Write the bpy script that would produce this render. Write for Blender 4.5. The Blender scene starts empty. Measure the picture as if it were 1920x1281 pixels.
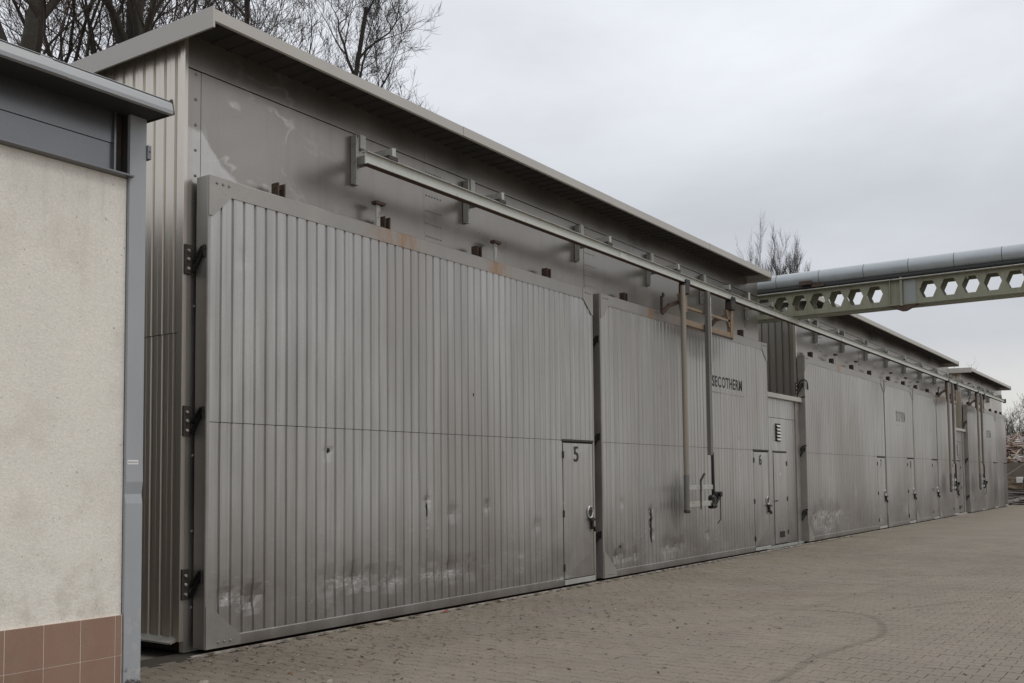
import bpy, bmesh, math, random
import numpy as np
from mathutils import Vector, Matrix, noise

random.seed(7)
rnd = random.Random(11)
scn = bpy.context.scene
col = scn.collection

# ------------------------------------------------------------------ camera
cam_d = bpy.data.cameras.new('camera')
cam = bpy.data.objects.new('camera', cam_d)
col.objects.link(cam)
Fv = Vector((0.8206863891, 0.5684133410, 0.0581388381))
Rv = Vector((0.5698247983, -0.8217058869, -0.0099566443))
Uv = Vector((-0.0421135361, -0.0413002342, 0.9982588546))
m = Matrix.Identity(4)
for i in range(3):
    m[i][0] = Rv[i]; m[i][1] = Uv[i]; m[i][2] = -Fv[i]
m[0][3], m[1][3], m[2][3] = 0.0, 0.0, 1.55
cam.matrix_world = m
cam_d.sensor_width = 36.0
cam_d.lens = 1836.616 / 1920 * 36
cam_d.shift_y = (792.25 - 640.5) / 1920
cam_d.clip_start = 0.05
cam_d.clip_end = 2000
scn.camera = cam

# ------------------------------------------------------------------ world and sun
SUN_DIR = Vector((0.18, -0.50, 0.85)).normalized()      # towards the light
world = bpy.data.worlds.new('World')
scn.world = world
world.use_nodes = True
wn, wl = world.node_tree.nodes, world.node_tree.links
wn.clear()


def wnode(t, **kw):
    n = wn.new(t)
    for k, v in kw.items():
        setattr(n, k, v)
    return n


w_out = wnode('ShaderNodeOutputWorld')
w_bg = wnode('ShaderNodeBackground')
w_bg.inputs['Strength'].default_value = 0.1
w_sky = wnode('ShaderNodeTexSky', sky_type='NISHITA', sun_disc=False)
w_sky.sun_elevation = math.asin(SUN_DIR.z)
w_sky.sun_rotation = math.atan2(SUN_DIR.x, SUN_DIR.y)
w_sky.air_density = 2.0
w_sky.dust_density = 6.0
w_tc = wnode('ShaderNodeTexCoord')
w_sep = wnode('ShaderNodeSeparateXYZ')
wl.new(w_tc.outputs['Generated'], w_sep.inputs[0])
w_el = wnode('ShaderNodeMapRange')
w_el.inputs['From Min'].default_value = 0.0
w_el.inputs['From Max'].default_value = 1.0
wl.new(w_sep.outputs['Z'], w_el.inputs['Value'])
w_ramp = wnode('ShaderNodeValToRGB')           # overcast: a pale strip at the horizon, grey above, bright towards the zenith
e = w_ramp.color_ramp.elements
e[0].position = 0.0; e[0].color = (0.76, 0.755, 0.71, 1)
e[1].position = 0.07; e[1].color = (0.72, 0.72, 0.70, 1)
for p, c in ((0.13, (0.575, 0.595, 0.635)), (0.26, (0.635, 0.66, 0.715)), (0.37, (0.86, 0.89, 0.945)), (0.5, (0.90, 0.93, 0.99)), (0.75, (0.95, 0.98, 1.0)), (1.0, (1.0, 1.0, 1.0))):
    q = e.new(p); q.color = (*c, 1)
wl.new(w_el.outputs[0], w_ramp.inputs[0])
# clouds: noise on the view direction flattened towards the horizon
w_map = wnode('ShaderNodeMapping')
w_map.inputs['Scale'].default_value = (1.0, 1.0, 2.6)
wl.new(w_tc.outputs['Generated'], w_map.inputs[0])
w_n1 = wnode('ShaderNodeTexNoise'); w_n1.inputs['Scale'].default_value = 2.1; w_n1.inputs['Detail'].default_value = 6; w_n1.inputs['Roughness'].default_value = 0.56
w_n1.inputs['Distortion'].default_value = 0.3
wl.new(w_map.outputs[0], w_n1.inputs['Vector'])
w_cr = wnode('ShaderNodeMapRange')
w_cr.inputs['From Min'].default_value = 0.3; w_cr.inputs['From Max'].default_value = 0.7
w_cr.inputs['To Min'].default_value = 0.86; w_cr.inputs['To Max'].default_value = 1.13
wl.new(w_n1.outputs['Fac'], w_cr.inputs['Value'])
w_mul = wnode('ShaderNodeVectorMath', operation='SCALE')
wl.new(w_ramp.outputs[0], w_mul.inputs[0]); wl.new(w_cr.outputs[0], w_mul.inputs['Scale'])
w_sc = wnode('ShaderNodeVectorMath', operation='SCALE')
w_sc.inputs['Scale'].default_value = 9.8
wl.new(w_mul.outputs[0], w_sc.inputs[0])
w_mix = wnode('ShaderNodeMix', data_type='RGBA')
w_mix.inputs['Factor'].default_value = 0.94
wl.new(w_sky.outputs[0], w_mix.inputs['A']); wl.new(w_sc.outputs[0], w_mix.inputs['B'])
wl.new(w_mix.outputs['Result'], w_bg.inputs['Color'])
wl.new(w_bg.outputs[0], w_out.inputs['Surface'])

sun_d = bpy.data.lights.new('sun', 'SUN')
sun_d.energy = 0.8
sun_d.angle = math.radians(28)
sun_d.color = (1.0, 0.965, 0.92)
sun = bpy.data.objects.new('sun', sun_d)
sun.rotation_euler = SUN_DIR.to_track_quat('Z', 'Y').to_euler()
sun.location = (0, -20, 30)
col.objects.link(sun)

scn.view_settings.view_transform = 'Standard'
scn.view_settings.look = 'None'
scn.view_settings.exposure = 0.0
scn.view_settings.gamma = 1.0
scn.view_settings.use_curve_mapping = False
scn.render.resolution_x = 1024
scn.render.resolution_y = 683

# ------------------------------------------------------------------ helpers


def tag(o, label=None, cat=None, group=None, kind=None):
    if label: o['label'] = label
    if cat: o['category'] = cat
    if group: o['group'] = group
    if kind: o['kind'] = kind
    return o


def empty(name, loc=(0, 0, 0), label=None, cat=None, group=None):
    o = bpy.data.objects.new(name, None)
    o.location = loc
    o.empty_display_size = 0.2
    col.objects.link(o)
    return tag(o, label, cat, group)


class B:
    """collects geometry in world coordinates, links it as one object"""
    def __init__(s): s.v = []; s.f = []; s.sm = []

    def add(s, vs, fs, smooth=False):
        n = len(s.v)
        s.v += [tuple(p) for p in vs]
        s.f += [tuple(i + n for i in f) for f in fs]
        s.sm += [smooth] * len(fs)
        return s

    def box(s, x0, x1, y0, y1, z0, z1, bev=0.0):
        if bev <= 0:
            v = [(x, y, z) for z in (z0, z1) for y in (y0, y1) for x in (x0, x1)]
            f = [(0, 2, 3, 1), (4, 5, 7, 6), (0, 1, 5, 4), (2, 6, 7, 3), (0, 4, 6, 2), (1, 3, 7, 5)]
            return s.add(v, f)
        bm = bmesh.new()
        bmesh.ops.create_cube(bm, size=1)
        for q in bm.verts:
            q.co = Vector(((x0 + x1) / 2 + q.co.x * (x1 - x0), (y0 + y1) / 2 + q.co.y * (y1 - y0), (z0 + z1) / 2 + q.co.z * (z1 - z0)))
        bmesh.ops.bevel(bm, geom=bm.edges[:], offset=bev, segments=1, affect='EDGES')
        bm.verts.index_update()
        s.add([q.co for q in bm.verts], [[q.index for q in f.verts] for f in bm.faces])
        bm.free()
        return s

    def prism(s, pts, a, b, axis='y'):
        """polygon pts (2D) extruded from a to b along axis; x-axis: pts=(y,z); y-axis: pts=(x,z); z-axis: pts=(x,y)"""
        def P(p, t):
            return {'x': (t, p[0], p[1]), 'y': (p[0], t, p[1]), 'z': (p[0], p[1], t)}[axis]
        n = len(pts)
        v = [P(p, a) for p in pts] + [P(p, b) for p in pts]
        f = [tuple(range(n))[::-1], tuple(range(n, 2 * n))] + [(i, (i + 1) % n, n + (i + 1) % n, n + i) for i in range(n)]
        return s.add(v, f)

    def bar(s, p, q, w, h=None, up=(0, 0, 1)):
        """rectangular bar from p to q"""
        h = h or w
        p, q = Vector(p), Vector(q)
        d = (q - p).normalized()
        u = Vector(up)
        if abs(d.dot(u)) > 0.95: u = Vector((1, 0, 0))
        a = d.cross(u).normalized(); b = a.cross(d).normalized()
        v = []
        for c in (p, q):
            for sa, sb in ((-1, -1), (1, -1), (1, 1), (-1, 1)):
                v.append(c + a * w / 2 * sa + b * h / 2 * sb)
        return s.add(v, [(0, 3, 2, 1), (4, 5, 6, 7), (0, 1, 5, 4), (1, 2, 6, 5), (2, 3, 7, 6), (3, 0, 4, 7)])

    def tube(s, pts, radii, n=8, caps=True):
        pts = [Vector(p) for p in pts]
        if not hasattr(radii, '__len__'): radii = [radii] * len(pts)
        rings = []
        v = []
        up = Vector((0, 0, 1))
        for i, p in enumerate(pts):
            d = (pts[min(i + 1, len(pts) - 1)] - pts[max(i - 1, 0)]).normalized()
            a = d.cross(up)
            if a.length < 0.05: a = d.cross(Vector((0, 1, 0)))
            a.normalize(); b = a.cross(d)
            rings.append(len(v))
            for k in range(n):
                t = 2 * math.pi * k / n
                v.append(p + (a * math.cos(t) + b * math.sin(t)) * radii[i])
        f = []
        for i in range(len(pts) - 1):
            for k in range(n):
                k2 = (k + 1) % n
                f.append((rings[i] + k, rings[i] + k2, rings[i + 1] + k2, rings[i + 1] + k))
        s.add(v, f, True)
        if caps:
            m0 = len(s.v)
            s.v += [tuple(p) for p in v[:n]] + [tuple(p) for p in v[rings[-1]:rings[-1] + n]]
            s.f += [tuple(m0 + k for k in range(n))[::-1], tuple(m0 + n + k for k in range(n))]
            s.sm += [False, False]
        return s

    def dome(s, c, nrm, r, h, n=6):
        """small bolt head: low cone-cut dome at c pointing along nrm"""
        c, d = Vector(c), Vector(nrm).normalized()
        a = d.orthogonal().normalized(); b = d.cross(a)
        v = []
        for rr, hh in ((r, 0), (r, h * .6), (r * .6, h)):
            for k in range(n):
                t = 2 * math.pi * k / n
                v.append(c + d * hh + (a * math.cos(t) + b * math.sin(t)) * rr)
        f = [(i * n + k, i * n + (k + 1) % n, (i + 1) * n + (k + 1) % n, (i + 1) * n + k) for i in range(2) for k in range(n)]
        f.append(tuple(2 * n + k for k in range(n)))
        return s.add(v, f)

    def build(s, name, mat, parent=None, origin=None):
        me = bpy.data.meshes.new(name)
        o = bpy.data.objects.new(name, me)
        off = Vector((0, 0, 0))
        if origin is not None: off = Vector(origin)
        elif parent is not None: off = world_loc(parent)
        me.from_pydata([tuple(Vector(p) - off) for p in s.v], [], s.f)
        me.polygons.foreach_set('use_smooth', s.sm)
        me.materials.append(mat)
        me.update()
        col.objects.link(o)
        if parent is not None:
            o.parent = parent
            o.location = off - world_loc(parent)
        else:
            o.location = off
        return o


def world_loc(o):
    l = Vector((0, 0, 0))
    while o is not None:
        l += o.location
        o = o.parent
    return l


# ------------------------------------------------------------------ materials
MATS = {}


def mat(name, base, rough=0.6, metallic=0.0, var=0.12, vscale=(3, 3, 3), fine=0.0, fscale=60, bump=0.0, bscale=30, spec=0.5, tint=None, extra=None, rvar=0.1):
    m = bpy.data.materials.new(name)
    m.use_nodes = True
    nt = m.node_tree
    N, L = nt.nodes, nt.links
    bsdf = N['Principled BSDF']
    geo = N.new('ShaderNodeNewGeometry')
    mp = N.new('ShaderNodeMapping'); mp.inputs['Scale'].default_value = vscale
    L.new(geo.outputs['Position'], mp.inputs[0])
    n1 = N.new('ShaderNodeTexNoise'); n1.inputs['Scale'].default_value = 1; n1.inputs['Detail'].default_value = 5; n1.inputs['Roughness'].default_value = 0.6
    L.new(mp.outputs[0], n1.inputs['Vector'])
    r1 = N.new('ShaderNodeMapRange')
    r1.inputs['From Min'].default_value = 0.3; r1.inputs['From Max'].default_value = 0.7
    r1.inputs['To Min'].default_value = 1 - var; r1.inputs['To Max'].default_value = 1 + var
    L.new(n1.outputs['Fac'], r1.inputs['Value'])
    cur = r1.outputs[0]
    if fine > 0:
        n2 = N.new('ShaderNodeTexNoise'); n2.inputs['Scale'].default_value = fscale; n2.inputs['Detail'].default_value = 3
        L.new(geo.outputs['Position'], n2.inputs['Vector'])
        r2 = N.new('ShaderNodeMapRange')
        r2.inputs['From Min'].default_value = 0.3; r2.inputs['From Max'].default_value = 0.7
        r2.inputs['To Min'].default_value = 1 - fine; r2.inputs['To Max'].default_value = 1 + fine
        L.new(n2.outputs['Fac'], r2.inputs['Value'])
        mu = N.new('ShaderNodeMath'); mu.operation = 'MULTIPLY'
        L.new(cur, mu.inputs[0]); L.new(r2.outputs[0], mu.inputs[1]); cur = mu.outputs[0]
    sc = N.new('ShaderNodeVectorMath'); sc.operation = 'SCALE'
    sc.inputs[0].default_value = base
    L.new(cur, sc.inputs['Scale'])
    color = sc.outputs[0]
    if tint:
        n3 = N.new('ShaderNodeTexNoise'); n3.inputs['Scale'].default_value = tint[1]; n3.inputs['Detail'].default_value = 6; n3.inputs['Roughness'].default_value = .65
        L.new(geo.outputs['Position'], n3.inputs['Vector'])
        r3 = N.new('ShaderNodeMapRange'); r3.inputs['From Min'].default_value = tint[2]; r3.inputs['From Max'].default_value = tint[3]
        L.new(n3.outputs['Fac'], r3.inputs['Value'])
        mx = N.new('ShaderNodeMix'); mx.data_type = 'RGBA'
        L.new(r3.outputs[0], mx.inputs['Factor']); L.new(color, mx.inputs['A']); mx.inputs['B'].default_value = (*tint[0], 1)
        color = mx.outputs['Result']
    if extra:
        color = extra(N, L, geo, color, bsdf)
    L.new(color, bsdf.inputs['Base Color'])
    bsdf.inputs['Metallic'].default_value = metallic
    bsdf.inputs['Specular IOR Level'].default_value = spec
    rr = N.new('ShaderNodeMapRange'); rr.inputs['From Min'].default_value = .3; rr.inputs['From Max'].default_value = .7
    rr.inputs['To Min'].default_value = max(.05, rough - rvar); rr.inputs['To Max'].default_value = min(1, rough + rvar)
    L.new(n1.outputs['Fac'], rr.inputs['Value'])
    if not bsdf.inputs['Roughness'].is_linked: L.new(rr.outputs[0], bsdf.inputs['Roughness'])
    if bump > 0:
        nb = N.new('ShaderNodeTexNoise'); nb.inputs['Scale'].default_value = bscale; nb.inputs['Detail'].default_value = 4
        L.new(geo.outputs['Position'], nb.inputs['Vector'])
        bp = N.new('ShaderNodeBump'); bp.inputs['Strength'].default_value = 1.0; bp.inputs['Distance'].default_value = bump
        L.new(nb.outputs['Fac'], bp.inputs['Height'])
        L.new(bp.outputs[0], bsdf.inputs['Normal'])
    MATS[name] = m
    return m


def mathn(N, L, op, a, b=None, c=None):
    n = N.new('ShaderNodeMath'); n.operation = op
    for i, x in enumerate((a, b, c)):
        if x is None: continue
        if isinstance(x, (int, float)): n.inputs[i].default_value = x
        else: L.new(x, n.inputs[i])
    return n.outputs[0]


def mrange(N, L, v, a, b, c=0.0, d=1.0, smooth=False):
    n = N.new('ShaderNodeMapRange')
    if smooth: n.interpolation_type = 'SMOOTHSTEP'
    n.inputs['From Min'].default_value = a; n.inputs['From Max'].default_value = b
    n.inputs['To Min'].default_value = c; n.inputs['To Max'].default_value = d
    L.new(v, n.inputs['Value'])
    return n.outputs[0]


def mixc(N, L, fac, A, Bc):
    n = N.new('ShaderNodeMix'); n.data_type = 'RGBA'
    for k, x in (('Factor', fac), ('A', A), ('B', Bc)):
        if isinstance(x, (int, float)): n.inputs[k].default_value = x
        elif isinstance(x, tuple): n.inputs[k].default_value = (*x, 1)
        else: L.new(x, n.inputs[k])
    return n.outputs['Result']


def noisen(N, L, geo, scale, detail=4, rough=.55, dist=0.0, loc=(0, 0, 0)):
    mp = N.new('ShaderNodeMapping')
    mp.inputs['Scale'].default_value = scale if isinstance(scale, tuple) else (scale,) * 3
    mp.inputs['Location'].default_value = loc
    L.new(geo.outputs['Position'], mp.inputs[0])
    n = N.new('ShaderNodeTexNoise'); n.inputs['Scale'].default_value = 1
    n.inputs['Detail'].default_value = detail; n.inputs['Roughness'].default_value = rough; n.inputs['Distortion'].default_value = dist
    L.new(mp.outputs[0], n.inputs['Vector'])
    return n.outputs['Fac']


def gate_extra(N, L, geo, color, bsdf):
    """weathered sheet: vertical streaks, scuffed pale patches near the foot, grime at the very bottom"""
    sep = N.new('ShaderNodeSeparateXYZ'); L.new(geo.outputs['Position'], sep.inputs[0])
    st = noisen(N, L, geo, (9, 9, .25), 5, .65)
    c = mixc(N, L, mrange(N, L, st, .42, .72, 0, .6), color, (.27, .25, .23))
    st2 = noisen(N, L, geo, (2.2, 2.2, .5), 4, .6, 0.5, (4, 2, 7))
    c = mixc(N, L, mrange(N, L, st2, .5, .8, 0, .4), c, (.56, .56, .55))
    # individual sheets aged a little differently
    vor = noisen(N, L, geo, (.42, 0, .22), 1, .4, 0.0, (3, 0, 2))
    c = mixc(N, L, mrange(N, L, vor, .42, .62, 0, .5), c, (.29, .26, .235))
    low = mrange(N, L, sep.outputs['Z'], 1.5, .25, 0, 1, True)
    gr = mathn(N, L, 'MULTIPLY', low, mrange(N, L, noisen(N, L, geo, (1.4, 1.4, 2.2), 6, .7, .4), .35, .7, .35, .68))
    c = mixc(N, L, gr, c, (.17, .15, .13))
    # scuffs
    scm = mrange(N, L, noisen(N, L, geo, (5, 5, 16), 6, .75, .3, (1, 3, 5)), .57, .66)
    band = mathn(N, L, 'MULTIPLY', mrange(N, L, sep.outputs['Z'], .15, .25), mrange(N, L, sep.outputs['Z'], 1.3, .5))
    big = mrange(N, L, noisen(N, L, geo, (.8, .8, 1.2), 3, .5, 0, (9, 1, 1)), .45, .6)
    sm = mathn(N, L, 'MULTIPLY', mathn(N, L, 'MULTIPLY', scm, band), big)
    c = mixc(N, L, mathn(N, L, 'MULTIPLY', sm, .45), c, (.70, .69, .67))
    tot = None
    for x0, z0, rx, rz in ((6.03, .50, .10, .10), (6.20, .42, .08, .16), (7.55, .50, .28, .10), (7.85, .47, .2, .12), (8.35, .42, .35, .06), (9.25, .42, .6, .07), (10.9, .35, .12, .06), (7.34, 1.87, .05, .06),
                           (10.15, 1.18, .07, .10), (9.0, 1.3, .03, .2), (8.96, 1.0, .03, .25), (12.0, 1.2, .06, .1), (13.75, .33, .08, .08), (14.0, .26, .15, .05), (15.35, .33, .42, .09), (14.77, .75, .05, .3), (13.75, 1.15, .12, .05),
                           (24.0, .62, .8, .14), (25.3, .62, .6, .10), (23.9, .3, .9, .10), (18.75, 2.0, .05, .1), (17.1, .5, .06, .05), (12.0, .14, .5, .05), (32.6, .5, .6, .3), (26.9, 1.1, .1, .3)):
        dx = mathn(N, L, 'DIVIDE', mathn(N, L, 'SUBTRACT', sep.outputs['X'], x0), rx); dz = mathn(N, L, 'DIVIDE', mathn(N, L, 'SUBTRACT', sep.outputs['Z'], z0), rz)
        k = mrange(N, L, mathn(N, L, 'ADD', mathn(N, L, 'MULTIPLY', dx, dx), mathn(N, L, 'MULTIPLY', dz, dz)), 1.6, 0)
        tot = k if tot is None else mathn(N, L, 'MAXIMUM', tot, k)
    spn = mrange(N, L, mathn(N, L, 'ADD', noisen(N, L, geo, (16, 16, 30), 6, .75, .4, (7, 7, 1)), mathn(N, L, 'MULTIPLY', tot, .16)), .60, .74)
    c = mixc(N, L, mathn(N, L, 'MULTIPLY', mathn(N, L, 'MULTIPLY', spn, tot), .62), c, (.68, .665, .65))
    soot = None
    for x0, z0, rx, rz, am in ((15.75, 1.15, .40, .62, .75), (16.9, 3.95, 1.1, .30, .5), (38.3, 1.2, .5, .6, .6), (44.0, 1.2, .5, .6, .6), (14.75, .72, .09, .4, .6), (13.72, .45, .15, .12, .7)):
        dx = mathn(N, L, 'DIVIDE', mathn(N, L, 'SUBTRACT', sep.outputs['X'], x0), rx); dz = mathn(N, L, 'DIVIDE', mathn(N, L, 'SUBTRACT', sep.outputs['Z'], z0), rz)
        k = mrange(N, L, mathn(N, L, 'ADD', mathn(N, L, 'MULTIPLY', dx, dx), mathn(N, L, 'MULTIPLY', dz, dz)), 1, 0, 0, am, True)
        soot = k if soot is None else mathn(N, L, 'MAXIMUM', soot, k)
    sn = mrange(N, L, noisen(N, L, geo, (12, 12, 1.5), 5, .7, .2, (2, 2, 2)), .35, .6, .35, 1)
    c = mixc(N, L, mathn(N, L, 'MULTIPLY', soot, sn), c, (.10, .092, .085))
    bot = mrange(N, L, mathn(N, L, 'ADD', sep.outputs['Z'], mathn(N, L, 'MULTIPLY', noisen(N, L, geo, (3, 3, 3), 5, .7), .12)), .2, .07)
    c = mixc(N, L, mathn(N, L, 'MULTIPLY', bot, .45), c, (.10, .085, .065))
    return c


def cap_extra(N, L, geo, color, bsdf):
    sep = N.new('ShaderNodeSeparateXYZ'); L.new(geo.outputs['Position'], sep.inputs[0])
    tot = None
    for x0, w in ((8.45, .75), (10.45, .4), (14.9, .25), (16.6, 1.4), (25.6, .3), (38.3, .7)):
        d = mathn(N, L, 'ABSOLUTE', mathn(N, L, 'SUBTRACT', sep.outputs['X'], x0))
        k = mrange(N, L, d, w, 0, 0, 1, True)
        tot = k if tot is None else mathn(N, L, 'MAXIMUM', tot, k)
    nz = mrange(N, L, noisen(N, L, geo, (7, 7, 2.2), 6, .7), .38, .62)
    return mixc(N, L, mathn(N, L, 'MULTIPLY', mathn(N, L, 'MULTIPLY', tot, nz), .95), color, (.36, .19, .08))


def wall_extra(N, L, geo, color, bsdf):
    """dried water outlines on the first bay, faint run marks"""
    sep = N.new('ShaderNodeSeparateXYZ'); L.new(geo.outputs['Position'], sep.inputs[0])
    n = noisen(N, L, geo, (1.1, 1.1, 1.3), 4, .5, .6, (2, 0, 5.3))
    d = mathn(N, L, 'ABSOLUTE', mathn(N, L, 'SUBTRACT', n, .5))
    ring = mrange(N, L, d, .028, .0, 0, 1, True)
    brk = mrange(N, L, noisen(N, L, geo, (3, 3, 3), 4, .6), .38, .6)
    mx = mathn(N, L, 'MULTIPLY', mrange(N, L, sep.outputs['X'], 5.85, 5.95), mrange(N, L, sep.outputs['X'], 7.9, 6.9))
    k = mathn(N, L, 'MULTIPLY', mathn(N, L, 'MULTIPLY', ring, brk), mx)
    c = mixc(N, L, mathn(N, L, 'MULTIPLY', k, .6), color, (.62, .59, .56))
    # pale rim just above the gate head, rising in the corner
    edge = mathn(N, L, 'ADD', 4.48, mathn(N, L, 'MULTIPLY', mathn(N, L, 'POWER', mrange(N, L, sep.outputs['X'], 6.6, 5.88), 2.5), .42))
    edge = mathn(N, L, 'ADD', edge, mathn(N, L, 'MULTIPLY', mathn(N, L, 'SUBTRACT', noisen(N, L, geo, 6, 4), .5), .12))
    dz = mathn(N, L, 'SUBTRACT', edge, sep.outputs['Z'])
    pale = mathn(N, L, 'MULTIPLY', mrange(N, L, dz, -.015, .03), mrange(N, L, sep.outputs['X'], 7.6, 6.9))
    c = mixc(N, L, mathn(N, L, 'MULTIPLY', pale, .75), c, (.60, .575, .54))
    bl = mrange(N, L, noisen(N, L, geo, (.7, .7, .8), 4, .6, .5, (8, 1, 2)), .42, .7, 0, .5)
    c = mixc(N, L, bl, c, (.26, .235, .21))
    run = mrange(N, L, noisen(N, L, geo, (7, 7, .5), 5, .6, 0, (1, 1, 1)), .5, .75, 0, .45)
    return mixc(N, L, run, c, (.25, .23, .21))


def post_extra(N, L, geo, color, bsdf):
    sep = N.new('ShaderNodeSeparateXYZ'); L.new(geo.outputs['Position'], sep.inputs[0])
    low = mrange(N, L, sep.outputs['Z'], .32, .05)
    n = mathn(N, L, 'ADD', noisen(N, L, geo, 22, 6, .7), mathn(N, L, 'MULTIPLY', low, .22))
    c = mixc(N, L, mathn(N, L, 'MULTIPLY', mrange(N, L, n, .66, .7), low), color, (.05, .035, .03))
    n2 = noisen(N, L, geo, (14, 14, 9), 5, .7, 0, (3, 3, 3))
    return mixc(N, L, mathn(N, L, 'MULTIPLY', mrange(N, L, n2, .56, .62), mrange(N, L, sep.outputs['Z'], .9, .2, 0, .6)), c, (.50, .48, .44))


def paver_extra(N, L, geo, color, bsdf):
    sep = N.new('ShaderNodeSeparateXYZ'); L.new(geo.outputs['Position'], sep.inputs[0])
    # per-stone tone
    wn_ = N.new('ShaderNodeTexWhiteNoise'); wn_.noise_dimensions = '2D'
    cmb = N.new('ShaderNodeCombineXYZ')
    L.new(mathn(N, L, 'FLOOR', mathn(N, L, 'DIVIDE', sep.outputs['X'], .14)), cmb.inputs[0])
    L.new(mathn(N, L, 'FLOOR', mathn(N, L, 'DIVIDE', sep.outputs['Y'], .10)), cmb.inputs[1])
    L.new(cmb.outputs[0], wn_.inputs['Vector'])
    c = mixc(N, L, mathn(N, L, 'MULTIPLY', wn_.outputs['Value'], .3), color, (.165, .142, .12))
    # mossy and dirty close to the facade
    near = mrange(N, L, sep.outputs['Y'], 4.6, 7.4, 0, 1)
    mo = mathn(N, L, 'MULTIPLY', near, mrange(N, L, noisen(N, L, geo, (1.2, 1.2, 1.2), 5, .6, .3), .38, .68))
    c = mixc(N, L, mathn(N, L, 'MULTIPLY', mo, .5), c, (.15, .135, .07))
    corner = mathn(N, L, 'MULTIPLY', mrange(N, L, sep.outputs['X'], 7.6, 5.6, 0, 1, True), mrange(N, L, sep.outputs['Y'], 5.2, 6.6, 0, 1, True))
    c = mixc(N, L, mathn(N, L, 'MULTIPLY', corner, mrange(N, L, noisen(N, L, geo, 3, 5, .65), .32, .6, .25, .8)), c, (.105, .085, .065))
    # wheel dirt lanes
    ln = mrange(N, L, noisen(N, L, geo, (.22, .9, 1), 4, .55, .4, (5, 1, 0)), .5, .72, 0, .35)
    c = mixc(N, L, ln, c, (.20, .17, .155))
    pa = mrange(N, L, noisen(N, L, geo, (.55, .55, 1), 6, .62, .6, (2, 9, 0)), .46, .66, 0, .42)
    c = mixc(N, L, pa, c, (.150, .122, .098))
    pb = mrange(N, L, noisen(N, L, geo, (1.1, 1.1, 1), 6, .62, .6, (6, 3, 0)), .52, .7, 0, .35)
    c = mixc(N, L, pb, c, (.27, .235, .19))
    sp = mrange(N, L, noisen(N, L, geo, 26, 3, .6, 0, (8, 8, 8)), .67, .73, 0, .8)
    return mixc(N, L, sp, c, (.07, .05, .035))


def stucco_extra(N, L, geo, color, bsdf):
    sep = N.new('ShaderNodeSeparateXYZ'); L.new(geo.outputs['Position'], sep.inputs[0])
    dr_ = mathn(N, L, 'MULTIPLY', mrange(N, L, noisen(N, L, geo, (9, 9, .5), 5, .65), .52, .75, 0, .35), mrange(N, L, sep.outputs['Z'], 2.6, 3.85))
    c = mixc(N, L, dr_, color, (.36, .33, .28))
    dirt = mathn(N, L, 'MULTIPLY', mrange(N, L, sep.outputs['Z'], 1.25, .6), mrange(N, L, noisen(N, L, geo, (6, 6, 6), 6, .7), .45, .68, 0, .6))
    c = mixc(N, L, dirt, c, (.40, .36, .30))
    pit = mrange(N, L, noisen(N, L, geo, (34, 34, 34), 2, .5, 0, (3, 1, 4)), .71, .76, 0, .6)
    return mixc(N, L, pit, c, (.27, .24, .20))


def tile_extra(N, L, geo, color, bsdf):
    sep = N.new('ShaderNodeSeparateXYZ'); L.new(geo.outputs['Position'], sep.inputs[0])
    w = N.new('ShaderNodeTexWhiteNoise'); w.noise_dimensions = '2D'
    cmb = N.new('ShaderNodeCombineXYZ')
    L.new(mathn(N, L, 'FLOOR', mathn(N, L, 'DIVIDE', mathn(N, L, 'SUBTRACT', sep.outputs['X'], 4.275), .2708)), cmb.inputs[0])
    L.new(mathn(N, L, 'FLOOR', mathn(N, L, 'DIVIDE', sep.outputs['Z'], .295)), cmb.inputs[1])
    L.new(cmb.outputs[0], w.inputs['Vector'])
    c = mixc(N, L, mathn(N, L, 'MULTIPLY', w.outputs['Value'], .35), color, (.20, .115, .08))
    return mixc(N, L, mrange(N, L, noisen(N, L, geo, (7, 7, 3), 6, .7), .5, .72, 0, .4), c, (.30, .22, .17))


def girder_extra(N, L, geo, color, bsdf):
    st = noisen(N, L, geo, (9, 9, .7), 5, .65, .2)
    c = mixc(N, L, mrange(N, L, st, .52, .72, 0, .65), color, (.19, .135, .07))
    st2 = noisen(N, L, geo, (5, 5, 1.2), 5, .6, .2, (3, 8, 1))
    return mixc(N, L, mrange(N, L, st2, .5, .75, 0, .5), c, (.19, .20, .155))


M_gate = mat('weathered_gate_sheet', (.495, .482, .465), .40, .76, .10, (1.5, 1.5, .6), .05, 90, .0006, 18, extra=gate_extra)
M_cap = mat('weathered_cap', (.345, .325, .30), .45, .65, .12, (2, 2, 2), .06, 90, .0004, 20, extra=cap_extra)
M_wall = mat('grey_wall_sheet', (.335, .308, .278), .33, .86, .10, (.9, .9, .7), .05, 120, .0012, 3.0, extra=wall_extra)
M_cream = mat('cream_steel', (.64, .585, .51), .30, .8, .05, (2, 2, .7), .02, 90, rvar=.02)
M_cream_shaded = mat('shaded_gable', (.33, .31, .285), .35, .7, .05, (2, 2, .7), .02, 90, rvar=.02)  # cream gable steel darkened: shade of the narrow gap put into its colour
M_fascia = mat('pale_fascia', (.46, .435, .40), .5, .15, .07, (1, 1, 1), .03, 90)
M_eave = mat('dark_eave', (.028, .027, .027), .7)
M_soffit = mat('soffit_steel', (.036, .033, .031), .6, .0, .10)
M_dark = mat('dark_gap', (.018, .016, .015), .8, 0, .2)
M_iron = mat('dark_iron', (.055, .048, .042), .6, .3, .3, (12, 12, 12), tint=((.10, .06, .04), 20, .5, .7))
M_black = mat('black_grease', (.012, .011, .010), .45, .1, .2)
M_galv = mat('galvanised', (.42, .42, .39), .5, .35, .12, (8, 8, 4), .05, 80, tint=((.26, .17, .11), 12, .56, .72))
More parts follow.
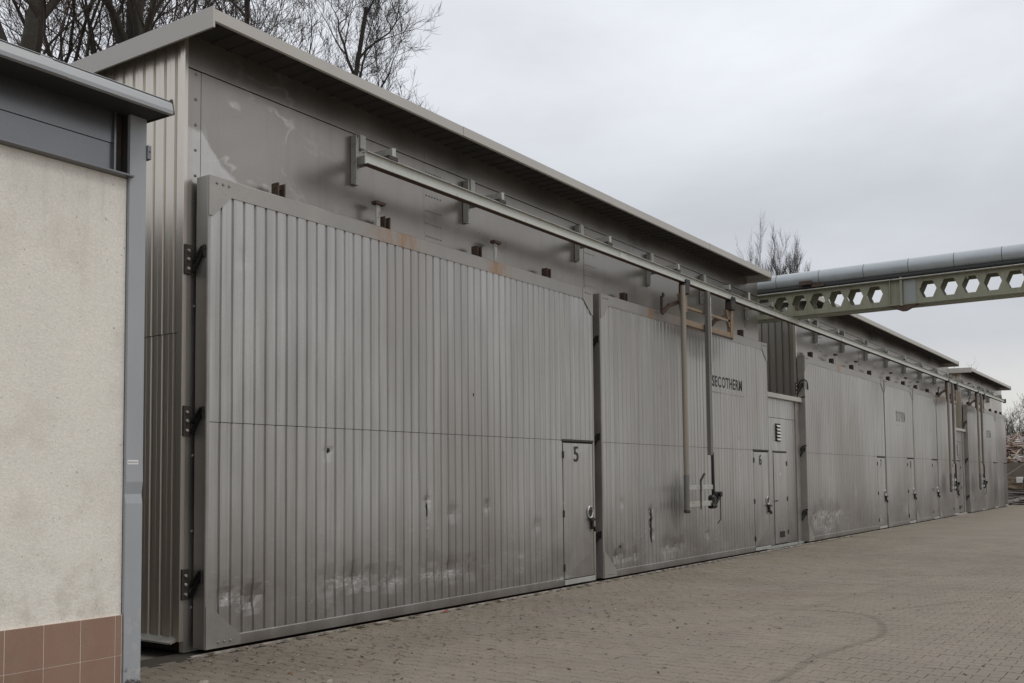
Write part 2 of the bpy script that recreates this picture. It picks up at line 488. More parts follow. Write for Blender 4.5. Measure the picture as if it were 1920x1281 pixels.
M_rail = mat('white_rail_paint', (.56, .57, .52), .55, 0, .06, (5, 5, 5), .04, 60, tint=((.33, .28, .20), 9, .60, .75))
M_rust = mat('rust', (.085, .055, .040), .85, 0, .3, (14, 14, 14), .15, 60, tint=((.06, .04, .03), 8, .5, .65))
M_ochre = mat('ochre_paint', (.23, .16, .098), .6, 0, .12, (6, 6, 6), .06, 60, tint=((.24, .20, .16), 7, .48, .66))
M_post = mat('grey_post', (.17, .162, .148), .5, .3, .12, (9, 9, 1.2), .05, 60)
M_pole = mat('tan_pole', (.27, .235, .19), .5, .15, .12, (9, 9, 1.2), .05, 60)
M_track = mat('steel_track', (.46, .42, .37), .55, .3, .15, (6, 6, 6), tint=((.12, .09, .06), 5, .45, .6))
M_print = mat('black_lettering', (.022, .021, .02), .6, 0, .25, (20, 20, 20), tint=((.12, .115, .11), 30, .58, .7))
M_faded = mat('faded_lettering', (.20, .195, .19), .6, 0, .2, (20, 20, 20))
M_lock = mat('pale_lock_plate', (.52, .51, .49), .35, .5, .1)
M_stucco = mat('cream_stucco', (.775, .735, .665), .95, 0, .04, (1.3, 1.3, 1.3), .08, 75, .0028, 62, tint=((.56, .515, .45), 2.2, .54, .95), extra=stucco_extra)
M_tile = mat('brown_tile', (.31, .195, .145), .28, 0, .07, (2, 2, 2), .03, 100, .0009, 5, extra=tile_extra)
M_grout = mat('grout', (.62, .52, .44), .9, 0, .1)
M_blue = mat('bluegrey_paint', (.35, .365, .385), .5, .05, .05, (4, 4, 1.2), .03, 100, .0006, 12, extra=post_extra)
M_blue2 = mat('bluegrey_sheet', (.215, .215, .22), .30, .85, .07, (2, 2, 2), .04, 80, rvar=.03)
M_gutter = mat('zinc_edge', (.35, .357, .365), .45, .3, .06, (2.5, 2.5, 2.5), .03, 80, .0012, 9)
M_bolt = mat('bolt', (.30, .29, .275), .4, .6, .15)
M_green = mat('green_paint', (.262, .262, .195), .6, 0, .10, (3, 5, 5), .05, 70, tint=((.24, .16, .075), 4.5, .6, .76), extra=girder_extra)
M_plate = mat('pale_blue_plate', (.27, .29, .28), .5, .1, .06)
M_pipe = mat('pipe_jacket', (.42, .455, .48), .36, .25, .06, (3, 3, 3), .03, 60)
M_pipe2 = mat('dark_pipe', (.03, .03, .03), .6, .1, .1)
M_paver = mat('concrete_paver', (.236, .201, .163), .9, 0, .10, (.9, .9, .9), .12, 45, .0025, 90, extra=paver_extra)
M_joint = mat('joint_sand', (.045, .038, .028), 1.0, 0, .2, (6, 6, 6), .2, 60)
M_bark = mat('bark', (.050, .042, .033), .95, 0, .25, (3, 3, 1), .15, 20, .01, 8, tint=((.065, .068, .045), .8, .55, .7))
M_twig = mat('twig', (.055, .043, .038), .95, 0, .2)
M_twig_r = mat('reddish_twig', (.07, .045, .036), .95, 0, .3, tint=((.11, .055, .038), 1.2, .5, .65))
M_leaf = mat('dead_leaf', (.17, .10, .055), .9, 0, .5, (9, 9, 9))
M_leafd = mat('dark_debris', (.035, .027, .02), .9, 0, .4, (9, 9, 9))
M_stone = mat('pale_stone', (.36, .32, .27), .9, 0, .15, (9, 9, 9))
M_sticker = mat('white_sticker', (.72, .72, .70), .6)
M_roof = mat('roof_felt', (.18, .18, .18), .9)


def tyre_mat():
    m = bpy.data.materials.new('tyre_smear'); m.use_nodes = True
    N, L = m.node_tree.nodes, m.node_tree.links
    bs = N['Principled BSDF']
    bs.inputs['Base Color'].default_value = (.07, .062, .055, 1); bs.inputs['Roughness'].default_value = .9
    geo = N.new('ShaderNodeNewGeometry')
    at = N.new('ShaderNodeAttribute'); at.attribute_name = 'fade'
    nz = mrange(N, L, noisen(N, L, geo, 14, 5, .7), .3, .65, .25, 1)
    a = mathn(N, L, 'MULTIPLY', mathn(N, L, 'MULTIPLY', at.outputs['Fac'], nz), .42)
    L.new(a, bs.inputs['Alpha'])
    return m


M_tyre = tyre_mat()

# ------------------------------------------------------------------ ground
ground = B()
ground.add([(-400, -400, -.05), (700, -400, -.05), (700, 500, -.05), (-400, 500, -.05)], [(0, 1, 2, 3)])
M_earth = mat('yard_earth', (.20, .175, .145), .95, 0, .15, (.3, .3, .3), .1, 12)
tag(ground.build('ground', M_earth), kind='structure')

pave = B()
pave.add([(-12, -14, -.012), (26, -14, -.012), (26, 7.7, -.012), (-12, 7.7, -.012)], [(0, 1, 2, 3)])
pavement = tag(pave.build('pavement', M_joint), kind='structure')


def far_paver_mat():
    """pavers beyond the range where single stones can be told apart: joints as fine relief"""
    m = M_paver.copy(); m.name = 'far_pavers'
    N, L = m.node_tree.nodes, m.node_tree.links
    bs = N['Principled BSDF']
    geo = [n for n in N if n.type == 'NEW_GEOMETRY'][0]
    br = N.new('ShaderNodeTexBrick')
    br.inputs['Scale'].default_value = 1; br.inputs['Brick Width'].default_value = .20; br.inputs['Row Height'].default_value = .14
    br.inputs['Mortar Size'].default_value = .004; br.inputs['Mortar Smooth'].default_value = .3
    rot = N.new('ShaderNodeMapping'); rot.inputs['Rotation'].default_value = (0, 0, math.pi / 2)
    L.new(geo.outputs['Position'], rot.inputs[0]); L.new(rot.outputs[0], br.inputs['Vector'])
    src = bs.inputs['Base Color'].links[0].from_socket
    fac = mathn(N, L, 'MULTIPLY', br.outputs['Fac'], .6)
    L.new(mixc(N, L, fac, src, (.085, .072, .055)), bs.inputs['Base Color'])
    return m


M_farpaver = far_paver_mat()
fp = B()
fp.add([(26, -60, .0), (140, -60, .0), (140, 7.7, .0), (26, 7.7, .0)], [(0, 1, 2, 3)])
fp.add([(-12, -60, .0), (26, -60, .0), (26, -3, .0), (-12, -3, .0)], [(0, 1, 2, 3)])
fp.add([(-12, -3, .0), (1.9, -3, .0), (1.9, 6.4, .0), (-12, 6.4, .0)], [(0, 1, 2, 3)])
fp.add([(56, 7.7, .0), (140, 7.7, .0), (140, 60, .0), (56, 60, .0)], [(0, 1, 2, 3)])
fp.build('distant_paving', M_farpaver, pavement)

# double-T interlocking stones, long axis across the yard
PL, PW, AMP = .20, .14, .0125


def cc(u):
    a = abs(u)
    return AMP if a < .034 else (-AMP if a > .066 else AMP * (1 - 2 * (a - .034) / .032))


def stone_outline(g=.0058):
    us = [-PL / 2 + g / 2, -.066, -.034, 0, .034, .066, PL / 2 - g / 2]
    lo = [(-PW / 2 + cc(u) + g / 2, u) for u in us]
    hi = [(PW / 2 - cc(u) - g / 2, u) for u in us]
    return hi + lo[::-1]


OUT = stone_outline()
inner = [(x * (1 - .0045 / .07), y * (1 - .0045 / .1)) for x, y in OUT]
NO = len(OUT)
S_V = [(x, y, -.010) for x, y in OUT] + [(x, y, -.004) for x, y in OUT] + [(x, y, 0.0) for x, y in inner]
S_F = [((i + 1) % NO, i, NO + i, NO + (i + 1) % NO)[::-1] for i in range(NO)] + [(NO + (i + 1) % NO, NO + i, 2 * NO + i, 2 * NO + (i + 1) % NO)[::-1] for i in range(NO)]
HALF = NO // 2
S_F += [(2 * NO + i, 2 * NO + i + 1, 2 * NO + NO - 2 - i, 2 * NO + NO - 1 - i) for i in range(HALF - 1)]
tmpl = np.array(S_V)
places = []
ny = 0
X0p, X1p, Y0p, Y1p = 1.9, 26.0, -3.0, 7.36
for i in range(int((X1p - X0p) / PW)):
    for j in range(int((Y1p - Y0p) / PL)):
        x = X0p + (i + .5) * PW; y = Y1p - (j + .5) * PL - (PL / 2 if i % 2 else 0)
        if x < 4.48 and y > 6.30: continue
        places.append((x, y))
nearest = sorted(range(len(places)), key=lambda k: (Vector((places[k][0], places[k][1])).length if (lambda P: -0.02 < P[0] < 1.02 and P[1] > -.02)(
    ((lambda d: ((.5 + (1836.6 * d.dot(Rv) / d.dot(Fv)) / 1920), (1281 - (792.25 - 1836.6 * d.dot(Uv) / d.dot(Fv))) / 1281))(Vector((places[k][0], places[k][1], -1.55))))) else 999))
single = set(nearest[:300])


def stone_xform(k):
    r = random.Random(k * 7 + 3)
    return r.uniform(-.0022, .0012), r.uniform(-.012, .012), r.uniform(-.012, .012), r.uniform(-.006, .006)


vs, fs = [], []
for k, (x, y) in enumerate(places):
    if k in single: continue
    dz, tx, ty, rz = stone_xform(k)
    t = tmpl.copy()
    t[:, 2] += dz + tmpl[:, 0] * tx + tmpl[:, 1] * ty
    t[:, 0] += x - tmpl[:, 1] * rz; t[:, 1] += y + tmpl[:, 0] * rz
    n = len(vs) * len(tmpl)
    vs.append(t)
    fs.extend([tuple(i + n for i in f) for f in S_F])
me = bpy.data.meshes.new('paving_stones')
me.from_pydata(np.concatenate(vs).tolist(), [], fs)
me.materials.append(M_paver)
o = bpy.data.objects.new('paving_stones', me); col.objects.link(o); o.parent = pavement
o['kind'] = 'stuff'
pm = bpy.data.meshes.new('paving_stone'); pm.from_pydata(S_V, [], S_F); pm.materials.append(M_paver)
for k in sorted(single):
    x, y = places[k]
    dz, tx, ty, rz = stone_xform(k)
    o = bpy.data.objects.new('paving_stone', pm)
    o.location = (x, y, dz); o.rotation_euler = (ty, -tx, rz)
    o.parent = pavement
    col.objects.link(o)

# tyre smear
tpts = [(6.6, 2.60), (7.26, 2.66), (7.63, 2.665), (8.4, 2.72), (9.14, 2.64), (9.82, 2.55), (10.44, 2.65), (11.08, 2.90), (11.4, 3.22), (11.42, 3.5), (11.35, 3.9), (11.2, 4.5)]


def smooth_line(p, n=8):
    out = []
    for i in range(len(p) - 1):
        a, b, c, d = p[max(i - 1, 0)], p[i], p[i + 1], p[min(i + 2, len(p) - 1)]
        for k in range(n):
            t = k / n
            out.append(tuple(.5 * ((2 * b[q]) + (-a[q] + c[q]) * t + (2 * a[q] - 5 * b[q] + 4 * c[q] - d[q]) * t * t + (-a[q] + 3 * b[q] - 3 * c[q] + d[q]) * t ** 3) for q in range(len(b))))
    out.append(p[-1])
    return out


def smear(pts, w, parent, z=.004, amp=1.0):
    line = smooth_line(pts)
    v, f, fade = [], [], []
    for i, (x, y) in enumerate(line):
        a = Vector(line[max(i - 1, 0)]); b = Vector(line[min(i + 1, len(line) - 1)])
        d = (b - a).normalized(); nn = Vector((-d.y, d.x))
        e = min(1, i / 8, (len(line) - 1 - i) / 8)
        for k, fk in ((-1, 0), (-.4, 1), (.4, 1), (1, 0)):
            v.append((x + nn.x * w * k, y + nn.y * w * k, z)); fade.append(fk * e * amp * .5)
    for i in range(len(line) - 1):
        for k in range(3):
            f.append((i * 4 + k, i * 4 + k + 1, i * 4 + k + 5, i * 4 + k + 4))
    me = bpy.data.meshes.new('tyre_mark'); me.from_pydata(v, [], f)
    at = me.attributes.new('fade', 'FLOAT', 'POINT'); at.data.foreach_set('value', fade)
    me.materials.append(M_tyre)
    o = bpy.data.objects.new('tyre_mark', me); col.objects.link(o); o.parent = parent
    return o


smear(tpts, .055, pavement)
smear([(11.6, 3.05), (12.3, 2.75), (13.2, 2.3), (14.4, 1.9)], .07, pavement, .0045, .6)
smear([(9.0, 4.4), (11, 3.9), (13.5, 3.6), (17, 3.3)], .10, pavement, .005, .35)

# ------------------------------------------------------------------ corrugated sheet
GP, GW, GD = .137, .034, .017      # groove pitch, groove width, depth


def prof_pts(length, pitch, gw, gd, start=0.0):
    """(u, d) points along a sheet: flats proud (d=0), grooves sunk (d=gd)"""
    pts = [(0.0, 0.0)]
    u = start if start > 0.001 else pitch
    while u + gw < length - .005:
        s = gw * .28
        pts += [(u - gw / 2, 0), (u - gw / 2 + s, gd), (u + gw / 2 - s, gd), (u + gw / 2, 0)]
        mid = u + pitch / 2
        if mid < length - gw and pitch > .1:      # the flat's faint stiffening crease
            pts += [(mid - .006, 0), (mid, -.0015), (mid + .006, 0)]
        u += pitch
    pts.append((length, 0.0))
    return [p for i, p in enumerate(pts) if i == 0 or p[0] > pts[i - 1][0] + 1e-5]


def prof_depth(u, pitch, gw, gd, start):
    k = ((u - start + pitch / 2) % pitch) - pitch / 2
    a = abs(k)
    s = gw * .28
    if a >= gw / 2: return 0
    if a <= gw / 2 - s: return gd
    return gd * (gw / 2 - a) / s


def sheet(b, a0, a1, z0, z1, plane, out, axis='x', pitch=GP, gw=GW, gd=GD, start=None, row=None, dents=(), ztop=None, wob=0.0, ripple=True):
    """corrugated sheet from a0 to a1 along axis, facing `out` (-1: towards minus of the other axis)"""
    L_ = a1 - a0
    start = pitch if start is None else start
    P = prof_pts(L_, pitch, gw, gd, start)
    rows = 2 if not row else max(2, int((z1 - z0) / row) + 1)
    v = []
    for r in range(rows):
        z = z0 + (z1 - z0) * r / (rows - 1)
        for u, d in P:
            a = a0 + u
            off = d
            zz_ = z
            if row:
                for (dx, dz_, rad, dep) in dents:
                    q = ((a - dx) ** 2 + ((z - dz_) * 1.0) ** 2) ** .5 / rad
                    if q < 1: off += 1.5 * dep * (1 - q) ** 1.2 * (0.7 + .6 * noise.noise(Vector((a * 9, z * 9, 1))))
                if wob: off += wob * noise.noise(Vector((a * 1.3, z * .9, 4.2))) + wob * .45 * noise.noise(Vector((a * 6, z * 1.6, 9)))
            zt = zz_ if ztop is None else min(zz_, ztop(a))
            zt = zt if ztop is None else max(zt, z0)
            c = plane - out * off
            v.append((a, c, zt) if axis == 'x' else (c, a, zt))
    n = len(P)
    f = []
    flip = (axis == 'x' and out > 0) or (axis == 'y' and out < 0)
    for r in range(rows - 1):
        for i in range(n - 1):
            q = (r * n + i, r * n + i + 1, (r + 1) * n + i + 1, (r + 1) * n + i)
            f.append(q[::-1] if flip else q)
    b.add(v, f)
    return b


def text_mesh(body, height, x, y, z, material, name, parent, sx=.7, depthfn=None, grooves=(), weight=.0, name_y=None, spacing=1.0, depth=.0015):
    """lettering standing on the plane y facing -Y, its lower left corner at x, z"""
    cu = bpy.data.curves.new(name, 'FONT'); cu.body = body; cu.size = 1.0; cu.offset = weight; cu.resolution_u = 4
    cu.space_character = spacing
    to = bpy.data.objects.new('tmp', cu); col.objects.link(to)
    dg = bpy.context.evaluated_depsgraph_get()
    me0 = to.evaluated_get(dg).to_mesh()
    bm = bmesh.new(); bm.from_mesh(me0)
    bpy.data.objects.remove(to)
    ys = [q.co.y for q in bm.verts]; xs = [q.co.x for q in bm.verts]
    s = height / (max(ys) - min(ys))
    y0_, x0_ = min(ys), min(xs)
    for q in bm.verts:
        q.co = Vector(((q.co.x - x0_) * s * sx + x, 0, (q.co.y - y0_) * s + z))
    if depthfn:
        lo, hi = min(q.co.x for q in bm.verts), max(q.co.x for q in bm.verts)
        for g in grooves:
            if lo < g < hi:
                bmesh.ops.bisect_plane(bm, geom=bm.verts[:] + bm.edges[:] + bm.faces[:], plane_co=(g, 0, 0), plane_no=(1, 0, 0))
    for q in bm.verts:
        q.co.y = y - .0022 + (depthfn(q.co.x) if depthfn else 0)
    off = world_loc(parent)
    for q in bm.verts: q.co -= off
    bmesh.ops.recalc_face_normals(bm, faces=bm.faces)
    me = bpy.data.meshes.new(name); bm.to_mesh(me); bm.free()
    me.materials.append(material)
    o = bpy.data.objects.new(name, me); col.objects.link(o); o.parent = parent
    return o


# ------------------------------------------------------------------ kiln halls
YW = 7.64           # wall plane
YG = 7.43           # gate front plane
ROOF_Y = 7.10


def hall(x0, x1, rx0, rx1, seams, label, end_left=True, depth=19.0, rivets=(), gm=None):
    gm = gm or M_cream
    root = empty('kiln_hall', (x0, YW, 0), label, 'building', 'metal clad kiln halls standing in a row')
    b = B().box(x0 + .05, x1 - .05, YW + .06, depth, 0, 5.75)
    b.build('inner_wall', M_dark, root)
    # plain facade sheets below the horizontal joint, one per bay, and the upper band
    xs = [x0 + .16] + list(seams) + [x1]
    for i in range(len(xs) - 1):
        g = .003
        q = B(); nx = 8
        for_z = [(0.0, 5.462)]
        a, c = xs[i] + g, xs[i + 1] - g
        q.box(a, c, YW - (.0 if i % 2 else .003), YW + .05, 0, 5.466)
        q.build('wall_sheet', M_wall, root)
    for i in range(len(xs) - 1):
        q = B().box((x0 if i == 0 else xs[i]) + .002, xs[i + 1] - .002, YW - .012, YW + .05, 5.473, 5.80)
        q.build('upper_sheet', M_wall, root)
    B().box(x0 + .012, x0 + .155, YW - .006, YW + .05, 0, 5.462).build('corner_strip', M_wall, root)
    for z in [4.45 + .245 * k for k in range(5)] + [.4, 1.1, 1.8, 3.2]:
        B().dome((x0 + .10, YW - .006, z), (0, -1, 0), .014, .012).build('bolt', M_bolt, root)
    for x in rivets:
        rv = B()
        for r_, z in enumerate([4.40 + .16 * k for k in range(8)]):
            if r_ in (4, 5): z += .03
            for k in range(6):
                rv.dome((x + .05 + k * .055, YW - .003, z), (0, -1, 0), .0105, .007, 5)
        o = rv.build('rivets', M_bolt, root); o['kind'] = 'stuff'
    # gable cladding towards -X
    if end_left:
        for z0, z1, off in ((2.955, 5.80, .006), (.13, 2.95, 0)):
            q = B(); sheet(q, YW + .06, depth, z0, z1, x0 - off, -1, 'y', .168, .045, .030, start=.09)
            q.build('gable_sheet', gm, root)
        q = B()
        q.box(x0 - .035, x0 + .012, YW - .014, YW + .055, .10, 5.775, .006)
        q.build('corner_trim', M_cream, root)
        B().prism([(x0 - .10, .10), (x0 + .03, .14), (x0 + .03, .12), (x0 - .10, .085)], YW + .03, depth).build('drip_flashing', M_galv, root)
    # roof: slightly rising towards the back
    def zr(y): return 5.79 + (y - ROOF_Y) * .022
    B().prism([(ROOF_Y + .03, zr(ROOF_Y)), (depth + .3, zr(depth)), (depth + .3, zr(depth) + .055), (ROOF_Y + .03, zr(ROOF_Y) + .055)], rx0 + .02, rx1 - .02, 'x').build('roof', M_roof, root)
    sf = B(); n = int((rx1 - rx0 - .1) / .2)
    ya, yb = ROOF_Y + .03, YW + .04
    for k in range(n):
        x = rx0 + .05 + k * .2
        P4 = [(x, .0), (x + .12, .0), (x + .135, -.012), (x + .185, -.012), (x + .2, .0)]
        for (xa, da), (xb, db) in zip(P4[:-1], P4[1:]):
            sf.add([(xa, ya, 5.785 + da), (xb, ya, 5.785 + db), (xb, yb, 5.797 + db), (xa, yb, 5.797 + da)], [(0, 3, 2, 1)])
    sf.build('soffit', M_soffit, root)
    fx = [rx0] + [x for x in (rx0 + 3.7 * k for k in range(1, 20)) if x < rx1 - .6] + [rx1]
    for i in range(len(fx) - 1):
        d = .004 if i % 2 else 0
        a, c = fx[i] + (0.001 if i else .012), fx[i + 1] - .001
        B().prism([(ROOF_Y - d, 5.725), (ROOF_Y + .02, 5.715), (ROOF_Y + .02, 5.83), (ROOF_Y + .10, 5.845), (ROOF_Y + .10, 5.85), (ROOF_Y - d, 5.835)], a, c, 'x').build('fascia_board', M_fascia, root)
    for (xa, xb) in ((rx0 - .012, rx0 + .010), (rx1, rx1 + .02)):
        B().prism([(ROOF_Y - .012, 5.655), (depth + .3, 5.655 + (depth - ROOF_Y) * .022), (depth + .3, 5.85 + (depth - ROOF_Y) * .022), (ROOF_Y - .012, 5.85)], xa, xb, 'x').build('verge_board', M_fascia, root)
    q = B().box(x1 - .006, x1 + .012, YW + .0, depth, .05, 5.79); q.build('far_gable', M_cream, root)
    return root


hall1 = hall(5.70, 20.47, 5.575, 19.85, (9.17, 13.03, 16.7), 'nearest long metal hall with cream ribbed gable and overhanging roof', rivets=(9.17, 13.03))
hall2 = hall(22.95, 40.9, 22.6, 40.0, (24.6, 28.3, 32.0, 35.6, 38.4), 'middle metal hall seen behind the green pipe bridge', rivets=(24.6, 28.3), gm=M_cream_shaded)
hall3 = hall(43.25, 53.75, 42.6, 53.0, (46.6, 50.2), 'farthest small metal hall at the end of the row')


# ------------------------------------------------------------------ gates
def gate(X, W, label, number=None, brand=None, dents=(), lugs=(), hooks=(), joint=None, clamps=True, top=4.27, detail=True, wob=.004, cables=False, tears=()):
    root = empty('kiln_gate', (X, YG, 0), label, 'gate', 'large ribbed metal gates of the kiln halls')
    H = 4.42
    sd = .055
    dw = .86 if number is not None or not detail else .86
    dx0, dx1 = X + W - .91, X + W - .05
    row = .085 if detail else None
    # sides and core
    B().box(X + .02, X + W - .02, YG + .045, YG + .15, .04, H - .02).build('core', M_dark, root)
    B().box(X - .003, X + .010, YG + .002, YG + .165, .03, H, .004).build('edge_plate', M_cap, root)
    B().box(X + W - .010, X + W + .003, YG + .002, YG + .165, .03, H, .004).build('edge_plate', M_cap, root)
    # cladding
    g = lambda a: None
    segs = [(X + .03, X + W - .05)] if joint is None else [(X + .03, joint - .002), (joint + .002, X + W - .05)]
    for (a, c) in segs:
        st = GP - ((a - (X + .03)) % GP)
        if a == X + .03: st = .115
        else: st = (X + .03 + .115 - a) % GP or GP
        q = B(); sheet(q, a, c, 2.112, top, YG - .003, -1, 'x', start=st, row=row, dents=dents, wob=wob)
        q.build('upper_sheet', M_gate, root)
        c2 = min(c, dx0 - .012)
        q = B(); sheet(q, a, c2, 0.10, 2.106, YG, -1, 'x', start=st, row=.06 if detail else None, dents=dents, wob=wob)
        q.build('lower_sheet', M_gate, root)
    # frame
    q = B()
    q.box(X, X + .034, YG - .004, YG + .045, .03, H, .004)
    q.build('hinge_stile', M_cap, root)
    B().box(X + W - .05, X + W, YG - .004, YG + .045, .03, H, .004).build('lock_stile', M_cap, root)
    q = B().prism([(YG - .010, top - .015), (YG + .06, top - .015), (YG + .06, H), (YG - .004, H), (YG - .010, H - .01)], X + .034, X + W - .05, 'x')
    q.build('cap', M_cap, root)
    q = B()
    q.prism([(YG - .007, .03), (YG + .04, .03), (YG + .04, .125), (YG - .003, .135), (YG - .007, .125)], X + .034, dx0 - .014, 'x')
    q.build('kick_rail', M_gate, root)
    # corner plates
    for (pts, bolts) in (
        ([(X + .002, H - .002), (X + .27, H - .002), (X + .27, top - .005), (X + .05, 4.04), (X + .002, 4.04)], [(X + .09 + .07 * k, H - .06) for k in range(3)]),
        ([(X + W - .002, H - .002), (X + W - .30, H - .002), (X + W - .30, top - .005), (X + W - .045, 4.04), (X + W - .002, 4.04)], [(X + W - .22 + .07 * k, H - .06) for k in range(3)]),
        ([(X + .002, .033), (X + .40, .033), (X + .40, .12), (X + .05, .42), (X + .002, .42)], [(X + .14 + .07 * k, .085) for k in range(3)]),
    ):
        q = B().prism(pts, YG - .015, YG - .010)
        po = q.build('corner_plate', M_cap, root)
        if detail:
            for bx, bz in bolts:
                B().dome((bx, YG - .015, bz), (0, -1, 0), .013, .012).build('bolt', M_bolt, po)
    # wicket door
    B().box(dx0 - .02, dx1 + .01, YG - .014, YG + .02, 2.095, 2.125).build('lintel', M_iron, root)
    B().box(dx0 - .012, dx1 + .0, YG + .025, YG + .044, .02, 2.095).build('door_recess', M_dark, root)
    q = B()
    z0, z1 = .115, 2.072
    a, c = dx0 + .012, dx1 - .012
    # leaf with a shallow diagonal crease
    q.add([(a, YG + .002, z0), (c, YG + .002, z0), (c, YG + .002, z1), (a, YG + .002, z1), (a + .12, YG - .008, z1 - .25), (a + .40, YG + .006, z0 + .62), (c - .12, YG - .006, z0 + .35)],
          [(0, 5, 4), (0, 4, 3), (4, 5, 2, 3), (5, 6, 1, 2), (0, 1, 6, 5)])
    q.box(a, c, YG + .008, YG + .022, z0, z1)
    door = q.build('wicket_door', M_gate, root)
    B().box(dx0 - .004, dx1 - .004, YG - .018, YG + .024, .034, .103, .003).build('door_sill', M_galv, root)
    if detail:
        for hz in (.28, 1.05, 1.90):
            B().tube([(a - .006, YG - .008, hz - .05), (a - .006, YG - .008, hz + .05)], .012, 6).build('hinge', M_iron, door)
        q = B()
        q.tube([(c - .105 + .075 * math.cos(t), YG - .012, 1.05 + .088 * math.sin(t)) for t in [2 * math.pi * k / 18 for k in range(19)]], .015, 6)
        q.build('lock_escutcheon', M_lock, door)
        q = B()
        q.box(c - .10, c - .055, YG - .05, YG - .006, .80, .97, .006)
        q.prism([(c - .105 + .045 * math.cos(t), 1.04 + .055 * math.sin(t)) for t in [2 * math.pi * k / 10 for k in range(10)]], YG - .012, YG - .008)
        q.bar((c - .16, YG - .045, .945), (c + .03, YG - .045, .94), .03, .036)
        q.bar((c - .05, YG - .05, .83), (c - .02, YG - .05, .77), .035, .04)
        q.build('handle', M_black, door)
    if number:
        xx = dx0 + .30
        text_mesh(number, .225, xx, YG - .0095, 1.80, M_print, 'numeral', door, sx=1.0, weight=.005)
    if brand:
        bx, bz, bw, bh, mm = brand
        dfn = lambda x: prof_depth(x - (X + .03), GP, GW, GD, .115)
        gr = []
        u = X + .03 + .115
        while u < X + W:
            s = GW * .28
            gr += [u - GW / 2, u - GW / 2 + s, u + GW / 2 - s, u + GW / 2]; u += GP
        t = text_mesh('SECOTHERM', bh, bx, YG - .004, bz, mm, 'lettering', root, sx=1.0, depthfn=dfn, grooves=gr, weight=.018, spacing=1.12)
        # squeeze to the measured width
        xs_ = [v.co.x for v in t.data.vertices]
        lo, hi = min(xs_), max(xs_)
        # rebuild with the right width so the grooves stay where they are
        sxx = bw / (hi - lo)
        bpy.data.objects.remove(t)
        text_mesh('SECOTHERM', bh, bx, YG - .004, bz, mm, 'lettering', root, sx=sxx, depthfn=dfn, grooves=gr, weight=.018, spacing=1.12)
        q = B()
        x = bx
        while x < bx + bw + .06:
            y = YG - .0055 + dfn(x + .018)
            q.box(x, x + .036, y, y + .001, bz - .115, bz - .100)
            x += .07
        q.build('underline', mm, root)
    for tpts_ in tears:
        B().prism([(a_, b_) for a_, b_ in tpts_], YG - .0045, YG + .010).build('tear', M_black, root)
    for lx in lugs:
        q = B()
        q.box(lx - .052, lx - .036, YG + .03, YG + .13, H - .01, H + .15)
        q.box(lx + .030, lx + .046, YG + .03, YG + .13, H - .01, H + .15)
        q.tube([(lx - .06, YG + .08, H + .10), (lx + .055, YG + .08, H + .10)], .012, 6)
        q.build('lifting_lug', M_rust, root)
    for hx in hooks:
        q = B()
        q.box(hx - .03, hx + .035, YG + .05, YG + .062, H - .02, H + .28)
        ho = q.build('hook_plate', M_galv, root)
        q = B().box(hx - .06, hx + .09, YG + .02, YG + .10, H + .262, H + .30, .004)
        q.tube([(hx + .07, YG + .06, H + .28), (hx + .13, YG + .06, H + .30)], .014, 6)
        q.build('hook_head', M_rust, ho)
    if clamps:
        for cz in (.62, 2.12, 3.63):
            q = B()
            q.box(X - .115, X - .035, YW - .034, YW - .014, cz - .14, cz + .14, .003)
            co = q.build('clamp', M_iron, root)
            q = B()
            q.bar((X - .04, YW - .05, cz - .12), (X - .012, YG + .03, cz + .10), .022, .03)
            q.bar((X - .04, YW - .05, cz - .02), (X - .012, YG + .06, cz + .12), .018, .024)
            q.bar((X - .012, YG + .03, cz + .13), (X - .012, YG + .03, cz + .02), .016, .03)
            q.build('lever', M_black, co)
            for k in (-.09, 0, .08):
                B().dome((X - .08, YW - .034, cz + k), (0, -1, 0), .017, .02).build('bolt', M_galv, co)
    if cables:
        for z in (3.75, 3.35, 2.2, .7):
            q = B()
            q.tube(smooth_line([(X - .004, YW - .05, z - .10), (X - .012, YG + .10, z + .05), (X - .01, YG - .01, z + .08), (X + .1, YG - .03, z + .02), (X + .17, YG - .02, z - .14)][:5 if z > 3.5 else 3], 5), .014, 6)
            q.build('strap', M_black, root)
    return root


rd = random.Random(5)
d5 = [(6.35, .45, .16, .035), (6.02, .50, .10, .03), (7.35, .50, .22, .02), (7.7, .52, .18, .022), (8.0, .50, .16, .018), (8.35, .46, .2, .018), (9.0, .5, .25, .016), (9.4, .47, .22, .02),
      (9.8, .45, .2, .016), (7.32, 1.85, .09, .02), (9.45, 1.15, .14, .02), (10.15, 1.2, .1, .02), (8.95, 1.3, .1, .014), (11.3, .9, .14, .015), (6.2, 3.7, .12, .006)]
gate(5.79, 7.12, 'nearest and widest gate, numbered 5, with dents along its foot', '5', None, d5, (6.72, 8.31, 10.08, 11.75), (8.17, 10.46), clamps=True, tears=([(7.325, 1.845), (7.36, 1.86), (7.355, 1.89), (7.335, 1.90)], [(8.93, 1.12), (8.945, 1.13), (8.95, 1.28), (8.935, 1.24)], [(9.86, 2.62), (9.88, 2.60), (9.885, 2.63), (9.87, 2.65)]))
d6 = [(13.55, .33, .12, .035), (13.8, .30, .1, .02), (14.2, .35, .14, .02), (14.76, 1.0, .10, .045), (14.76, .8, .1, .04), (14.80, .62, .10, .035), (15.3, .36, .25, .02), (15.6, .35, .2, .022), (15.9, .38, .2, .015),
      (13.75, 1.15, .1, .012), (17.1, .5, .14, .016), (15.2, 3.0, .12, .01), (18.7, 2.3, .1, .012)]
